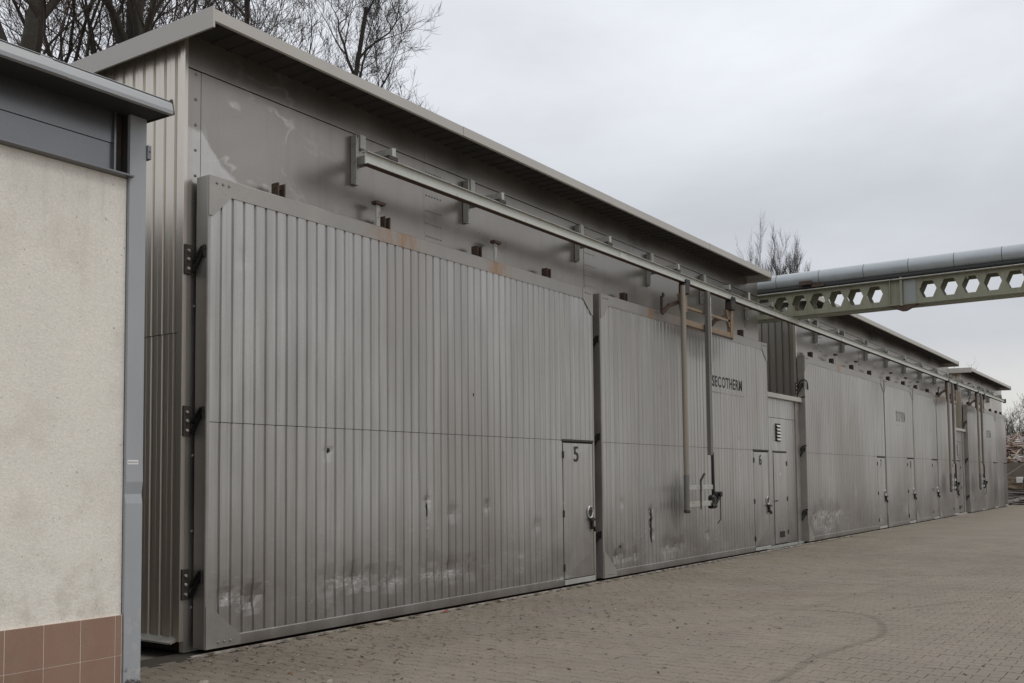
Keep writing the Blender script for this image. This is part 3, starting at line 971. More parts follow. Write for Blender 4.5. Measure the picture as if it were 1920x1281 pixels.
gate(13.14, 7.24, 'gate numbered 6 with SECOTHERM lettering and a torn rib', '6', (17.42, 3.285, 1.50, .215, M_print), d6, (14.08, 19.12), (), joint=15.40, tears=([(14.745, .50), (14.775, .47), (14.785, .62), (14.775, .80), (14.79, .90), (14.78, 1.02), (14.755, 1.03), (14.75, .85), (14.735, .70)], [(13.62, .47), (13.70, .46), (13.73, .49), (13.65, .50)]))
d7 = [(23.4, .62, .3, .03), (23.9, .66, .35, .03), (24.6, .6, .4, .03), (25.2, .65, .3, .02), (24.3, .3, .3, .02)]
gate(22.87, 7.2, 'wide gate numbered 7 with a scraped foot and black straps', '7', None, d7, (23.6, 25.3, 27.1, 28.9), (25.6, 27.5), wob=.006, cables=True)
gate(30.17, 3.55, 'narrow gate numbered 8 with faded lettering', '8', (31.5, 3.22, 1.15, .33, M_faded), [(32.9, .4, .3, .02)], (31.0, 32.9), (31.3, 33.2), wob=.006, clamps=False)
gate(33.80, 3.5, 'narrow plain gate right of the gate numbered 8', None, None, (), (34.6, 36.4), (34.9,), wob=.006, clamps=False)
gate(37.40, 3.45, 'narrow plain gate behind the poles of the second lifting frame', None, None, (), (38.1, 40.2), (), wob=.006, clamps=False)
gate(43.30, 3.45, 'narrow gate of the far hall behind the third lifting frame', None, None, (), (44.0, 46.0), (), detail=False, clamps=True)
gate(46.82, 3.35, 'far gate with faded lettering, second from the end', None, (47.7, 3.2, 1.1, .33, M_faded), (), (47.6, 49.4), (), detail=False, clamps=False)
gate(50.22, 2.95, 'last gate at the far end of the row', None, None, (), (51.0, 52.4), (), detail=False, clamps=False)

# steel floor track along the gates
tag(B().box(5.6, 54, 7.365, 7.40, -.012, .008).build('floor_track', M_track), 'thin steel track set in the paving under the gates', 'floor track')


# ------------------------------------------------------------------ link passages between the halls
def link(x0, x1, label, full=True):
    root = empty('link_passage', (x0, 7.6, 0), label, 'passage')
    Y = 7.60
    B().box(x0 + .02, x1 - .02, Y + .05, 12, .0, 3.25).build('inner_wall', M_dark, root)
    dx0, dx1 = x0 + .62, x0 + 1.46
    px = x1 - .33
    q = B(); sheet(q, x0 + .01, dx0 - .01, .06, 2.86, Y, -1, 'x', start=.1); q.build('cladding_sheet', M_gate, root)
    q = B(); sheet(q, dx1 + .01, px, .06, 2.86, Y, -1, 'x', start=.1); q.build('cladding_sheet', M_gate, root)
    q = B(); q.box(dx0 - .005, dx1 + .005, Y + .0, Y + .03, 2.13, 2.86); q.build('over_panel', M_gate, root)
    q = B(); sheet(q, x0 + .01, px, 2.87, 3.32, Y - .003, -1, 'x', start=.1); q.build('upper_sheet', M_gate, root)
    B().box(px + .004, x1 - .01, Y - .03, Y + .05, .0, 3.30, .005).build('pilaster', M_cap, root)
    B().prism([(Y - .10, 3.30), (Y + .05, 3.30), (Y + .05, 3.42), (Y - .10, 3.40)], x0 + .0, x1 - .0, 'x').build('ledge_flashing', M_fascia, root)
    B().prism([(Y + .05, 3.36), (12.1, 3.6), (12.1, 3.66), (Y + .05, 3.42)], x0 + .03, x1 - .03, 'x').build('roof', M_roof, root)
    B().box(dx0, dx1, Y - .0, Y + .04, .05, 2.10).build('door_recess', M_dark, root)
    B().box(dx0 - .02, dx1 + .02, Y - .012, Y + .02, 2.10, 2.128).build('lintel', M_iron, root)
    d = B().box(dx0 + .012, dx1 - .012, Y - .010, Y + .0, .075, 2.085, .003).build('door', M_gate, root)
    B().bar((dx0 + .05, Y - .035, 1.02), (dx0 + .16, Y - .035, 1.02), .022).build('handle', M_iron, d)
    for z in (.3, 1.05, 1.85):
        B().tube([(dx1 - .006, Y - .018, z - .05), (dx1 - .006, Y - .018, z + .05)], .012, 6).build('hinge', M_iron, d)
    B().dome((dx0 + .42, Y - .010, 1.60), (0, -1, 0), .028, .006).build('round_badge', M_sticker, d)
    B().box(dx0 + .30, dx1 - .22, Y - .016, Y - .0105, .20, .335).build('vent_hole', M_dark, d)
    v = B().box(dx0 + .20, dx0 + .48, Y - .02, Y - .001, 2.34, 2.74).build('louvre_frame', M_dark, root)
    for k in range(5):
        z = 2.36 + k * .074
        B().prism([(Y - .045, z), (Y - .022, z + .045), (Y - .022, z + .052), (Y - .047, z + .008)], dx0 + .215, dx0 + .465, 'x').build('louvre_blade', M_cream, v)
    B().box(x0 + .02, x1 - .02, Y - .06, Y + .02, -.01, .045).build('threshold', M_galv, root)
    return root


link(20.47, 22.92, 'low link with narrow door and louvre, between the gates numbered 6 and 7')
link(40.92, 43.22, 'low link with narrow door before the farthest hall')

# ------------------------------------------------------------------ crane rail
RY = 7.10
rail = empty('crane_rail', (7.6, RY, 4.9), 'long white I-beam rail on brackets above the gates', 'crane rail')
q = B()
xs = [7.55, 13.3, 19.1, 24.9, 30.7, 36.5, 42.3, 50.9]
for i in range(len(xs) - 1):
    a, c = xs[i] + (.003 if i else 0), xs[i + 1] - .003
    q = B()
    zt, zb = 5.055, 4.915
    q.box(a, c, RY - .006, RY + .006, zb + .008, zt - .008)
    q.build('rail_web', M_rail, rail)
    q = B()
    q.box(a, c, RY - .042, RY + .042, zb, zb + .008)
    q.build('lower_flange', M_rust, rail)
    q = B()
    q.box(a, c, RY - .042, RY + .042, zt - .008, zt)
    q.build('upper_flange', M_galv, rail)
for x in xs[1:-1]:
    q = B().box(x - .10, x + .10, RY - .014, RY - .006, 4.94, 5.03)
    q.build('splice_plate', M_rail, rail)
bx = [7.93, 10.0, 12.8, 15.2, 17.45, 19.75] + [22.1 + 2.3 * k for k in range(13)]
for i, x in enumerate(bx):
    q = B()
    q.box(x - .045, x + .045, YW - .045, YW - .008, 4.88, 5.43)
    q.box(x - .045, x - .033, YW - .09, YW - .045, 4.88, 5.43)
    br = q.build('bracket', M_galv, rail)
    q = B().box(x + .06, x + .15, YW - .06, YW - .02, 5.31, 5.47, .004); q.build('bracket_ear', M_rail, br)
    q = B()
    q.box(x - .0, x + .05, RY - .05, YW - .045, 5.10, 5.19)
    q.box(x + .05, x + .056, RY - .05, YW - .045, 5.08, 5.20)
    q.build('bracket_arm', M_galv, br)
    B().box(x - .05, x + .10, RY - .05, RY + .05, 5.055, 5.10, .004).build('rail_clip', M_iron, br)
    if i < 6:
        for z in (4.95, 5.10, 5.25, 5.38):
            B().dome((x - .0, YW - .045, z), (0, -1, 0), .012, .01).build('bolt', M_iron, br)
B().box(50.86, 50.95, RY - .06, RY + .06, 4.90, 5.09, .005).build('end_stop', M_iron, rail)


# ------------------------------------------------------------------ lifting frames hanging from the rail
def lifter(X, label, full=True, dx=1.03):
    r = empty('lifting_frame', (X, 7.15, 4.95), label, 'lifting frame')
    Y = 7.14
    YF = 7.12
    x2 = X + dx * 2.0
    for x in (X, x2):
        q = B(); q.box(x - .16, x + .02, RY - .07, RY + .07, 4.72, 4.90, .015)
        tr = q.build('trolley', M_iron, r)
        for s in (-.055, .055):
            q = B().tube([(x - .09, RY + s - .012, 4.93), (x - .09, RY + s + .012, 4.93)], .05, 12); q.build('wheel', M_black, tr)
            q = B().tube([(x + .00, RY + s - .012, 4.93), (x + .00, RY + s + .012, 4.93)], .05, 12); q.build('wheel', M_black, tr)
    q = B().box(X - .07, X + .05, Y - .04, Y + .04, 4.42, 4.80, .004); q.prism([(X - .22, 4.72), (X - .07, 4.72), (X - .07, 4.40), (X - .10, 4.40)], Y - .02, Y + .03); q.build('head_post', M_ochre, r)
    q = B().box(x2 - .05, x2 + .07, Y - .04, Y + .04, 4.20, 4.80, .004); q.prism([(x2 - .22, 4.72), (x2 - .05, 4.72), (x2 - .05, 4.40), (x2 - .08, 4.40)], Y - .02, Y + .03); q.build('head_post', M_ochre, r)
    B().tube([(X - .20, Y - .07, 4.85), (X - .20, Y - .07, 1.02)], .046, 10).build('tall_pole', M_pole, r)
    B().tube([(X - .20, Y - .07, 1.6), (X - .20, Y - .07, 1.0)], .05, 10).build('pole_sleeve', M_post, r)
    B().box(X + dx - .28, X + dx - .175, Y - .12, Y - .05, 1.95, 4.90, .004).build('guide_post', M_post, r)
    B().box(X + dx - .20, X + dx - .17, Y - .135, Y - .12, 3.4, 4.80, .003).build('guide_strip', M_galv, r)
    B().tube([(X + dx - .18, Y - .10, 2.0), (X + dx - .17, Y - .10, 1.16)], [.028, .034], 8).build('black_ram', M_black, r)
    q = B()
    q.box(X, x2, Y - .02, Y + .02, 4.50, 4.545)
    q.build('upper_bar', M_ochre, r)
    q = B()
    q.box(X, x2 + .1, Y - .03, Y + .03, 4.20, 4.30, .004)
    q.build('lower_bar', M_ochre, r)
    B().bar((X + .05, Y - .034, 4.175), (x2 + .02, Y - .034, 4.175), .02, .02).build('shadow_angle', M_iron, r)
    # hook arms reaching back to the gate
    for s, x in ((-1, X - .05), (1, x2 - .12)):
        q = B()
        q.bar((x, Y, 4.62), (x - .32, Y + .12, 4.50), .05, .07)
        q.bar((x - .32, Y + .12, 4.50), (x - .42, Y + .2, 4.36), .05, .07)
        q.build('hook_arm', M_rust, r)
        q = B().bar((x - .42, Y + .2, 4.66), (x - .42, Y + .2, 4.36), .03, .05); q.dome((x - .42, Y + .18, 4.68), (0, -1, 0), .04, .03)
        q.build('hook_pin', M_iron, r)
    B().box(X + dx * .78, X + dx * .92, Y - .02, Y + .0, 4.55, 4.78, .01).build('eye_plate', M_galv, r)
    X = X - .22
    # bottom winch frame
    q = B()
    q.box(X + .03, X + dx, Y - .115, Y - .045, 1.34, 1.42, .004)
    q.box(X + .03, X + dx, Y - .115, Y - .045, 1.05, 1.14, .004)
    q.build('bottom_frame', M_galv, r)
    q = B().tube([(X - .05, Y - .07, .98), (X + .10, Y - .07, .975)], .03, 8); q.build('foot', M_iron, r)
    q = B().box(X + dx * .46, X + dx * .52, Y - .125, Y - .11, 1.0, 1.5, .003); q.bar((X + dx * .48, Y - .12, 1.5), (X + dx * .60, Y - .14, 1.62), .03, .03); q.build('crank_rod', M_iron, r)
    q = B()
    q.box(X + dx - .05, X + dx + .07, Y - .15, Y - .03, 1.02, 1.24, .03)
    q.tube([(X + dx - .09, Y - .1, 1.05), (X + dx + .10, Y - .1, 1.05)], .055, 10)
    q.bar((X + dx + .04, Y - .12, 1.06), (X + dx + .20, Y - .15, 1.22), .05, .05)
    q.bar((X + dx + .02, Y - .12, 1.30), (X + dx + .17, Y - .13, 1.20), .035, .04)
    q.tube([(X + dx + .21, Y - .19, 1.25), (X + dx + .21, Y - .08, 1.25)], .05, 10)
    q.build('winch', M_black, r)
    q = B().tube([(X + dx + .32, Y - .12, 1.2), (X + dx + .34, Y - .11, .80), (X + dx + .33, Y - .05, .72)], .010, 5); q.build('winch_cable', M_iron, r)
    q = B().tube([(X + dx * .5, Y - .13, 1.32), (X + dx * .5, Y - .12, .9)], .008, 5); q.build('hanging_rod', M_galv, r)
    return r


lifter(15.60, 'ochre lifting frame with two long poles in front of the gate numbered 6')
lifter(37.85, 'lifting frame hanging before the middle hall\'s last gate', dx=.75)
lifter(43.75, 'farthest lifting frame, in front of the far hall', dx=.75)

# ------------------------------------------------------------------ pipe bridge
GX = 21.10
bridge = empty('pipe_bridge', (GX, 4.8, 5.06), 'green castellated steel bridge with hexagonal holes crossing the yard', 'bridge')
ZB, ZT = 5.06, 5.61
PITCH, HC = .40, 5.345


def web(b, x, y_hi, y_lo, holes, th=.012):
    """web in the plane X=x, from y_lo to y_hi with hexagonal holes centred at the given y"""
    hs = sorted(holes)
    w, h = .165, .168
    def quad(y0, y1):
        b.box(x - th / 2, x + th / 2, y0, y1, ZB + .02, ZT - .02)
    cur = y_lo
    for hy in hs:
        a, c = hy - PITCH / 2 + .001, hy + PITCH / 2 - .001
        if a > cur: quad(cur, a)
        hx = [(hy - w, HC), (hy - w * .55, HC - h), (hy + w * .55, HC - h), (hy + w, HC), (hy + w * .55, HC + h), (hy - w * .55, HC + h)]
        z0, z1 = ZB + .02, ZT - .02
        rc = [(a, HC), (a, z0), (c, z0), (c, HC), (c, z1), (a, z1)]
        v = []
        for xx in (x - th / 2, x + th / 2):
            v += [(xx, p[0], p[1]) for p in hx + rc]
        f = []
        for i in range(6):
            j = (i + 1) % 6
            f += [(i, 6 + i, 6 + j, j), (12 + i, 12 + j, 18 + j, 18 + i), (i, j, 12 + j, 12 + i)]
        b.add(v, f)
        cur = c
    if cur < y_hi: quad(cur, y_hi)


def girder(x, y_hi, y_lo, holes, name):
    b = B(); web(b, x, y_hi, y_lo, holes)
    o = b.build(name, M_green, bridge)
    for z in (ZB, ZT - .02):
        B().box(x - .07, x + .07, y_lo, y_hi, z, z + .02, .002).build('flange', M_green, o)
    return o


hl = [5.32 + PITCH * k for k in range(8)]
hr = [4.27 - PITCH * k for k in range(38)]
for x in (GX, GX + .42):
    girder(x, 9.0, 4.80, hl, 'girder')
    girder(x, 4.78, -11.6, hr, 'girder')
for x, mm in ((GX - .012, M_plate),):
    B().box(x - .008, x, 4.50, 4.74, ZB + .03, ZT - .03, .002).build('splice_plate', mm, bridge)
q = B().box(GX - .09, GX - .012, 4.755, 4.80, ZB - .02, ZT + .03, .002); q.build('stiffener', M_green, bridge)
q = B().prism([(5.05, ZB - .002), (4.78, ZB - .12), (4.70, ZB - .12), (4.45, ZB - .002)], GX - .06, GX + .06, 'x'); q.build('gusset', M_rust, bridge)
for k in range(16):
    y = 8.4 - 1.2 * k
    B().box(GX + .072, GX + .348, y - .04, y + .04, ZT - .10, ZT - .02).build('cross_tie', M_green, bridge)
for y in (-11.2,):
    for x in (GX, GX + .42):
        B().box(x - .09, x + .09, y - .09, y + .09, 0, ZB, .004).build('column', M_green, bridge)
for y in [6.0, 5.0, 3.69, 2.50, 1.3]:
    B().box(GX - .075, GX - .007, y - .006, y + .006, ZB + .021, ZT - .021).build('web_rib', M_green, bridge) if y in (5.0,) else None

pipe = empty('insulated_pipe', (GX + .06, 4, 5.86), 'thick pale jacketed pipe lying on top of the green bridge', 'pipe')
ys = [9.0, 8.3, 7.4, 6.46, 5.52, 4.62, 3.75, 2.88]
while ys[-1] > -11: ys.append(ys[-1] - .9)
for i in range(len(ys) - 1):
    q = B().tube([(GX + .05, ys[i], 5.868), (GX + .05, ys[i + 1] + .004, 5.868)], [.160, .160], 24)
    q.build('jacket_section', M_pipe, pipe)
for yy in ys[1:-1]:
    B().tube([(GX + .05, yy - .005, 5.868), (GX + .05, yy + .005, 5.868)], .1622, 24, False).build('jacket_band', M_iron, pipe)
for yy in ys[1::2]:
    B().box(GX + .06, GX + .14, yy - .2, yy - .12, 5.61, 5.72).build('pipe_shoe', M_rust, pipe)
tag(B().tube([(GX - .005, 9.0, 5.674), (GX - .005, -11.5, 5.674)], .058, 14).build('side_pipe', M_pipe2), 'dark thinner pipe lying under the thick pale pipe', 'pipe')
tag(B().tube([(GX - .11, 9.0, 5.60), (GX - .11, -11.5, 5.60)], .013, 8).build('conduit', M_galv), 'thin grey conduit clipped along the top of the green bridge', 'conduit')
q = B().box(GX - .17, GX - .08, 6.60, 6.86, 5.70, 5.79, .006); q.box(GX - .13, GX - .07, 6.35, 6.60, 5.64, 5.70)
tag(q.build('junction_box', M_rust), 'small rusty box on the side of the pale pipe', 'box')

# ------------------------------------------------------------------ rendered building at the left
LY = 6.50
lb = empty('rendered_building', (4.33, LY, 0), 'cream rendered building with brown tile plinth and grey metal eaves', 'building')
X0L = -6.0
B().box(X0L, 4.33, LY + .012, 12.0, .0, 3.84).build('wall', M_stucco, lb)
B().box(X0L, 4.33, LY - .0035, LY + .0119, .0, .587).build('grout_bed', M_grout, lb)
tx = 4.33
edges = [4.325, 4.275]
x = 4.275
while x > 1.2: x -= .2708; edges.append(x)
tmesh = {}
for r_, (z0, z1) in enumerate(((.295 - .293, .293), (.297, .586))):
    for i in range(len(edges) - 1):
        a, c = edges[i + 1] + .0028, edges[i] - .0028
        w = round(c - a, 3)
        key = (w, r_)
        if key not in tmesh:
            b = B().box(0, c - a, -.0, .010, 0, z1 - z0, .0015)
            mm = bpy.data.meshes.new('tile'); mm.from_pydata(b.v, [], b.f); mm.materials.append(M_tile); tmesh[key] = mm
        o = bpy.data.objects.new('tile', tmesh[key]); col.objects.link(o); o.parent = lb
        o.location = (a - 4.33, -.006 + rnd.uniform(-.0008, .0008), z0)
        o.rotation_euler = (rnd.uniform(-.002, .002), 0, 0)
B().box(X0L, edges[-1] - .002, LY - .006, LY - .0036, 0, .5875).build('tile_band', M_tile, lb)
# eaves: flashing, two metal panels, dark channel, corner post
B().prism([(LY - .055, 3.862), (LY - .055, 3.850), (LY + .012, 3.842), (LY + .012, 3.885)], X0L, 4.352, 'x').build('ledge_flashing', M_blue2, lb)
B().box(X0L, 4.235, LY + .06, LY + .10, 3.84, 4.095).build('lower_panel', M_blue2, lb)
B().box(X0L, 4.235, LY + .053, LY + .10, 4.10, 4.42).build('upper_panel', M_blue2, lb)
B().box(4.24, 4.33, LY + .085, LY + .10, 3.84, 4.42).build('channel', M_iron, lb)
B().box(4.235, 4.25, LY + .03, LY + .084, 3.84, 4.42).build('channel_lip', M_blue2, lb)
q = B()
# post with a kink where it was hit
prof = [(0.0, 0), (1.40, 0), (1.47, .012), (1.56, -.004), (1.7, 0), (4.42, 0)]
for (za, da), (zb_, db) in zip(prof[:-1], prof[1:]):
    q.add([(4.335, LY - .020 + da, za), (4.475, LY - .020 + da, za), (4.475, LY - .020 + db, zb_), (4.335, LY - .020 + db, zb_)], [(0, 1, 2, 3)])
    q.add([(4.475, LY - .020 + da, za), (4.475, LY + .13, za), (4.475, LY + .13, zb_), (4.475, LY - .020 + db, zb_)], [(0, 1, 2, 3)])
    q.add([(4.335, LY + .012, za), (4.335, LY - .020 + da, za), (4.335, LY - .020 + db, zb_), (4.335, LY + .012, zb_)], [(0, 1, 2, 3)])
q.build('corner_post', M_blue, lb)
B().box(4.335, 4.474, LY + .013, 12.0, .0, 4.42).build('side_wall', M_blue2, lb)
RYL = 6.19
B().prism([(RYL + .02, 4.325), (12.3, 4.50), (12.3, 4.56), (RYL + .02, 4.42)], X0L - .2, 4.495, 'x').build('roof', M_eave, lb)
# rolled zinc edge in lengths
ex = [X0L - .2, .6, 2.05, 3.50, 4.50]
for i in range(len(ex) - 1):
    q = B()
    pr = [(RYL + .03, 4.312), (RYL + .000, 4.317), (RYL - .002, 4.345), (RYL + .010, 4.395), (RYL + .032, 4.428), (RYL + .07, 4.446), (RYL + .5, 4.462), (RYL + .5, 4.44), (RYL + .03, 4.42)]
    q.prism(pr, ex[i] + .001, ex[i + 1] - .001, 'x')
    q.build('roof_edge', M_gutter, lb)
q = B()
lev = [(RYL - .003, 4.318, -.11, .16), (RYL - .005, 4.345, -.09, .135), (RYL + .007, 4.395, -.045, .08), (RYL + .029, 4.430, -.012, .035)]
vv = []
for (y, z, a, c) in lev: vv += [(3.5 + a, y, z), (3.5 + c, y, z), (3.5 + a, y + .006, z), (3.5 + c, y + .006, z)]
q.add(vv, [(4 * k, 4 * k + 1, 4 * k + 5, 4 * k + 4) for k in range(3)] + [(4 * k + 2, 4 * k, 4 * k + 4, 4 * k + 6) for k in range(3)] + [(4 * k + 1, 4 * k + 3, 4 * k + 7, 4 * k + 5) for k in range(3)])
q.build('repair_patch', M_gutter, lb)
B().prism([(RYL - .004, 4.317), (12.3, 4.50), (12.3, 4.56), (RYL + .02, 4.44)], 4.501, 4.512, 'x').build('verge_trim', M_iron, lb)
bb = B().box(4.476, 4.51, LY - .035, LY + .02, 4.025, 4.135, .004)
o = bb.build('wall_box', M_blue2); tag(o, 'small grey box with keyhole high on the blue grey corner post', 'box')
B().dome((4.493, LY - .035, 4.085), (0, -1, 0), .008, .002).build('keyhole', M_black, o)
o = B().box(4.345, 4.435, LY - .0225, LY - .0205, 1.690, 1.722).build('sticker', M_sticker)
tag(o, 'small white sticker on the blue grey corner post', 'sticker')
q = B()
for k in range(9):
    q.box(4.352 + k * .009, 4.357 + k * .009, LY - .0232, LY - .0226, 1.700, 1.712)
q.build('print', M_faded, o)

# ------------------------------------------------------------------ bare trees
def make_tree(seed, H, r0, spread=.55, up=.35, levels=5, first=.35, twig_len=.55, dens=1.0, lean=0.0, nb=(4, 7), fan=1.0, last=(2, 4), reach=1.0, rmin=.0085):
    R = random.Random(seed)
    limb, fine = B(), B()

    def grow(p, d, L_, r, lev):
        n = 5 if lev < 2 else (4 if lev < 3 else 3)
        seg = max(2, n)
        pts, rad = [p.copy()], [r]
        cur, dd = p.copy(), d.copy()
        kids = []
        r_end = r * (.45 if lev == 0 else .35)
        for s in range(1, seg + 1):
            wob = .045 if lev == 0 else .2
            dd = (dd + Vector((R.gauss(0, wob), R.gauss(0, wob), R.gauss(0, wob * .6) + (up * .22 if lev > 0 else 0)))).normalized()
            cur = cur + dd * L_ / seg
            pts.append(cur.copy()); rad.append(r + (r_end - r) * s / seg)
            kids.append((cur.copy(), dd.copy(), rad[-1], s / seg))
        (limb if lev < 3 else fine).tube(pts, rad, 8 if lev == 0 else (6 if lev == 1 else (4 if lev == 2 else 3)), False)
        if lev >= levels: return
        k = R.randint(*nb) if lev < levels - 1 else R.randint(*last)
        k = max(2, int(k * dens)) + (3 if lev == 0 else 0)
        for i in range(k):
            t = first + (1 - first) * (i + R.random()) / k if lev == 0 else .2 + .8 * (i + R.random()) / k
            t = min(t, .999)
            j = int(t * seg); fr = t * seg - j
            a = pts[j].lerp(pts[min(j + 1, seg)], fr)
            rr = rad[j] + (rad[min(j + 1, seg)] - rad[j]) * fr
            base = (pts[min(j + 1, seg)] - pts[j]).normalized()
            perp = base.orthogonal().normalized()
            perp.rotate(Matrix.Rotation(R.uniform(0, 2 * math.pi), 3, base))
            ang = spread * R.uniform(.7, 1.35) * (fan if lev == 0 else 1)
            nd = (base * math.cos(ang) + perp * math.sin(ang)).normalized()
            nl = L_ * R.uniform(.38, .62) * (1.0 if lev else (1.15 - t * .5) * reach)
            if lev + 1 >= levels - 1: nl = max(nl, twig_len * R.uniform(.5, 1.0))
            grow(a, nd, nl, max(rr * R.uniform(.45, .68), rmin), lev + 1)
        # leader
        if lev > 0 and lev < levels - 1:
            grow(pts[-1], dd, L_ * .5, r_end, lev + 1)
    d0 = Vector((lean, R.uniform(-.04, .04), 1)).normalized()
    grow(Vector((0, 0, 0)), d0, H, r0, 0)
    return limb, fine


def mesh_of(b, name, m):
    me = bpy.data.meshes.new(name); me.from_pydata([tuple(p) for p in b.v], [], b.f); me.materials.append(m)
    me.polygons.foreach_set('use_smooth', b.sm)
    return me


PROT = {}
PROT['a'] = make_tree(3, 19, .33, .60, .35, 5, .42, .7, dens=.86)
PROT['b'] = make_tree(8, 16.5, .26, .55, .45, 5, .40, .7, dens=.86, lean=.08)
PROT['c'] = make_tree(21, 13.5, .20, .48, .55, 5, .30, .6, nb=(3, 5), dens=.95, last=(3, 5))
PROT['f'] = make_tree(57, 24, .22, .55, .50, 5, .50, .6, nb=(4, 6), dens=1.0, reach=.50, last=(2, 4))
PROT['e'] = make_tree(45, 14.5, .34, .42, .75, 5, .35, .9, nb=(4, 6), dens=1.0, last=(2, 4), rmin=.012)
PROT['d'] = make_tree(33, 4.5, .09, .55, .6, 4, .15, .4)
TM = {}
for k, (l, f) in PROT.items():
    TM[k] = (mesh_of(l, 'trunk', M_bark), mesh_of(f, 'crown', M_twig), mesh_of(f, 'crown', M_twig_r))


def tree(kind, x, y, label, rz=0.0, s=1.0, red=False, group='bare winter trees behind the halls', sz=None):
    r = empty('bare_tree', (x, y, 0), label, 'tree', group)
    r.rotation_euler = (0, 0, rz); r.scale = (s, s, sz or s)
    for nm, me in (('trunk', TM[kind][0]), ('crown', TM[kind][2 if red else 1])):
        o = bpy.data.objects.new(nm, me); col.objects.link(o); o.parent = r
    return r


def at(px, dist):
    """place on the ground along the line of sight of a photo column"""
    a = math.atan2(Fv.y, Fv.x) - math.atan((px - 960) / 1836.6)
    return dist * math.cos(a), dist * math.sin(a)


TREES = [
    ('a', 25, 30, 'bare tree with thick dark trunk at the left edge of the photo', .3, 1.0, True),
    ('b', 95, 34, 'reddish bare tree leaning behind the rendered building', 1.6, 1.05, True),
    ('a', 200, 31, 'bare tree with the thickest trunk, just left of the hall roof', 2.4, 1.02, True),
    ('b', 262, 33, 'twin stemmed bare tree right behind the cream gable roof', 4.0, 1.0, False),
    ('b', 150, 40, 'slender reddish tree between the two thick trunks', 5.2, 1.05, True),
    ('c', 340, 40, 'thin bare tree behind the peak of the hall roof', .9, 1.15, True),
    ('c', 445, 38, 'dense twiggy tree just right of the roof peak', 2.2, 1.1, False),
    ('f', 508, 40, 'bare tree with upright trunk right of the roof peak', 3.3, 1.0, False),
    ('f', 562, 42, 'spreading bare tree with fanning limbs above the long roof', 1.1, .92, False),
    ('b', 640, 43, 'low bare tree behind the spreading one above the long roof', .4, .85, False),
    ('c', 690, 44, 'lowest spreading bare tree against the open sky', 1.2, .82, False),
]
for k, px, dist, lab, rz, s, red in TREES:
    x, y = at(px, dist)
    tree(k, x, y, lab, rz, s, red)
x, y = at(1462, 62); tree('e', x, y, 'lone bare tree rising behind the pale pipe', 2.6, .43, sz=.78)
x, y = at(1436, 68); tree('e', x, y, 'smaller bare tree left of the lone tree behind the pipe', 4.1, .30, sz=.64)
x, y = at(1800, 90); tree('c', x, y, 'tiny tree top showing between the middle and far hall', .7, .38, sz=.55)
for i, (px, d_, s, lab) in enumerate(((1892, 92, 1.25, 'small bare tree nearest the last gate at the right edge'), (1912, 100, 1.45, 'bare tree above the scrap heap at the right edge'), (1935, 96, 1.5, 'bare tree partly cut by the right edge of the photo'), (1903, 112, 1.35, 'farthest small bare tree behind the scrap heap'))):
    x, y = at(px, d_); tree('d', x, y, lab, i * 1.3, s * .82, i % 2 == 0, 'bare trees beyond the scrap heap')

# ------------------------------------------------------------------ scrap heap and yard wall at the far right
hp = [mat('scrap_%s' % n, c, .85, 0, .2, (4, 4, 4)) for n, c in (('tan', (.40, .32, .25)), ('grey', (.34, .32, .31)), ('white', (.62, .60, .58)), ('brown', (.16, .10, .07)), ('pink', (.42, .33, .30)))]
hr_ = random.Random(4)
yw = B().box(57.2, 57.6, 5.0, 20, 0, 2.15)
wl_ = tag(yw.build('yard_wall', mat('brown_concrete', (.17, .145, .125), .9)), 'low brown concrete wall below the scrap heap', 'wall')
heap_labels = ('tan boards', 'grey sheets', 'white scraps', 'brown offcuts', 'pink scraps')
heap = empty('scrap_heap', (60, 8.5, 0), 'tall heap of mixed scrap wood and sheets behind the yard wall', 'scrap heap')
nm = ('board_pile', 'grey_sheet_pile', 'white_scrap_pile', 'offcut_pile', 'pink_scrap_pile')
base = B()
core = []
for i in range(9):
    for j in range(12):
        x = 57.8 + i * .8; y = 2.0 + j * 1.1
        core.append((x, y, max(0, min(1, i / 3.0)) * 1.2 + 2.0 - abs(y - 9) * .03 + hr_.uniform(-.25, .25)))
fc = [(i * 12 + j, (i + 1) * 12 + j, (i + 1) * 12 + j + 1, i * 12 + j + 1) for i in range(8) for j in range(11)]
base.add(core, fc)
base.box(57.8, 64, 2.1, 13.9, 0, 1.9)
base.build('heap_core', hp[3], heap)
for k in range(5):
    q = B()
    for _ in range(420):
        y = hr_.uniform(2.2, 13.5); t = hr_.random()
        x = 57.35 + t * 2.8; z = 2.0 + t * 1.5 + hr_.uniform(-.3, .25) - abs(y - 9) * .02
        L_ = hr_.uniform(.15, .7); d = Vector((hr_.gauss(0, .5), hr_.gauss(0, 1), hr_.gauss(0, .45))).normalized()
        p = Vector((x, y, z))
        q.bar(p - d * L_ / 2, p + d * L_ / 2, hr_.uniform(.05, .22), hr_.uniform(.02, .06), up=(hr_.random(), hr_.random(), 1))
    o = q.build(nm[k], hp[k], heap); o['kind'] = 'stuff'
heap2 = empty('timber_stack', (56.3, 7, 0), 'low stack of orange boards and white planks in front of the yard wall', 'timber stack')
for k, (zc, n_, mk) in enumerate(((.25, 90, 2), (.55, 90, 1), (.95, 120, 0), (1.15, 60, 0))):
    q = B()
    for _ in range(n_):
        y = hr_.uniform(5.2, 7.9); x = hr_.uniform(56.0, 56.9)
        d = Vector((hr_.gauss(0, .3), 1, hr_.gauss(0, .12))).normalized(); L_ = hr_.uniform(.3, 1.2)
        p = Vector((x, y, zc + hr_.uniform(-.2, .2)))
        q.bar(p - d * L_ / 2, p + d * L_ / 2, hr_.uniform(.06, .18), hr_.uniform(.02, .06))
    o = q.build(('plank_pile', 'grey_bale', 'board_pile', 'board_pile')[k], hp[mk], heap2); o['kind'] = 'stuff'
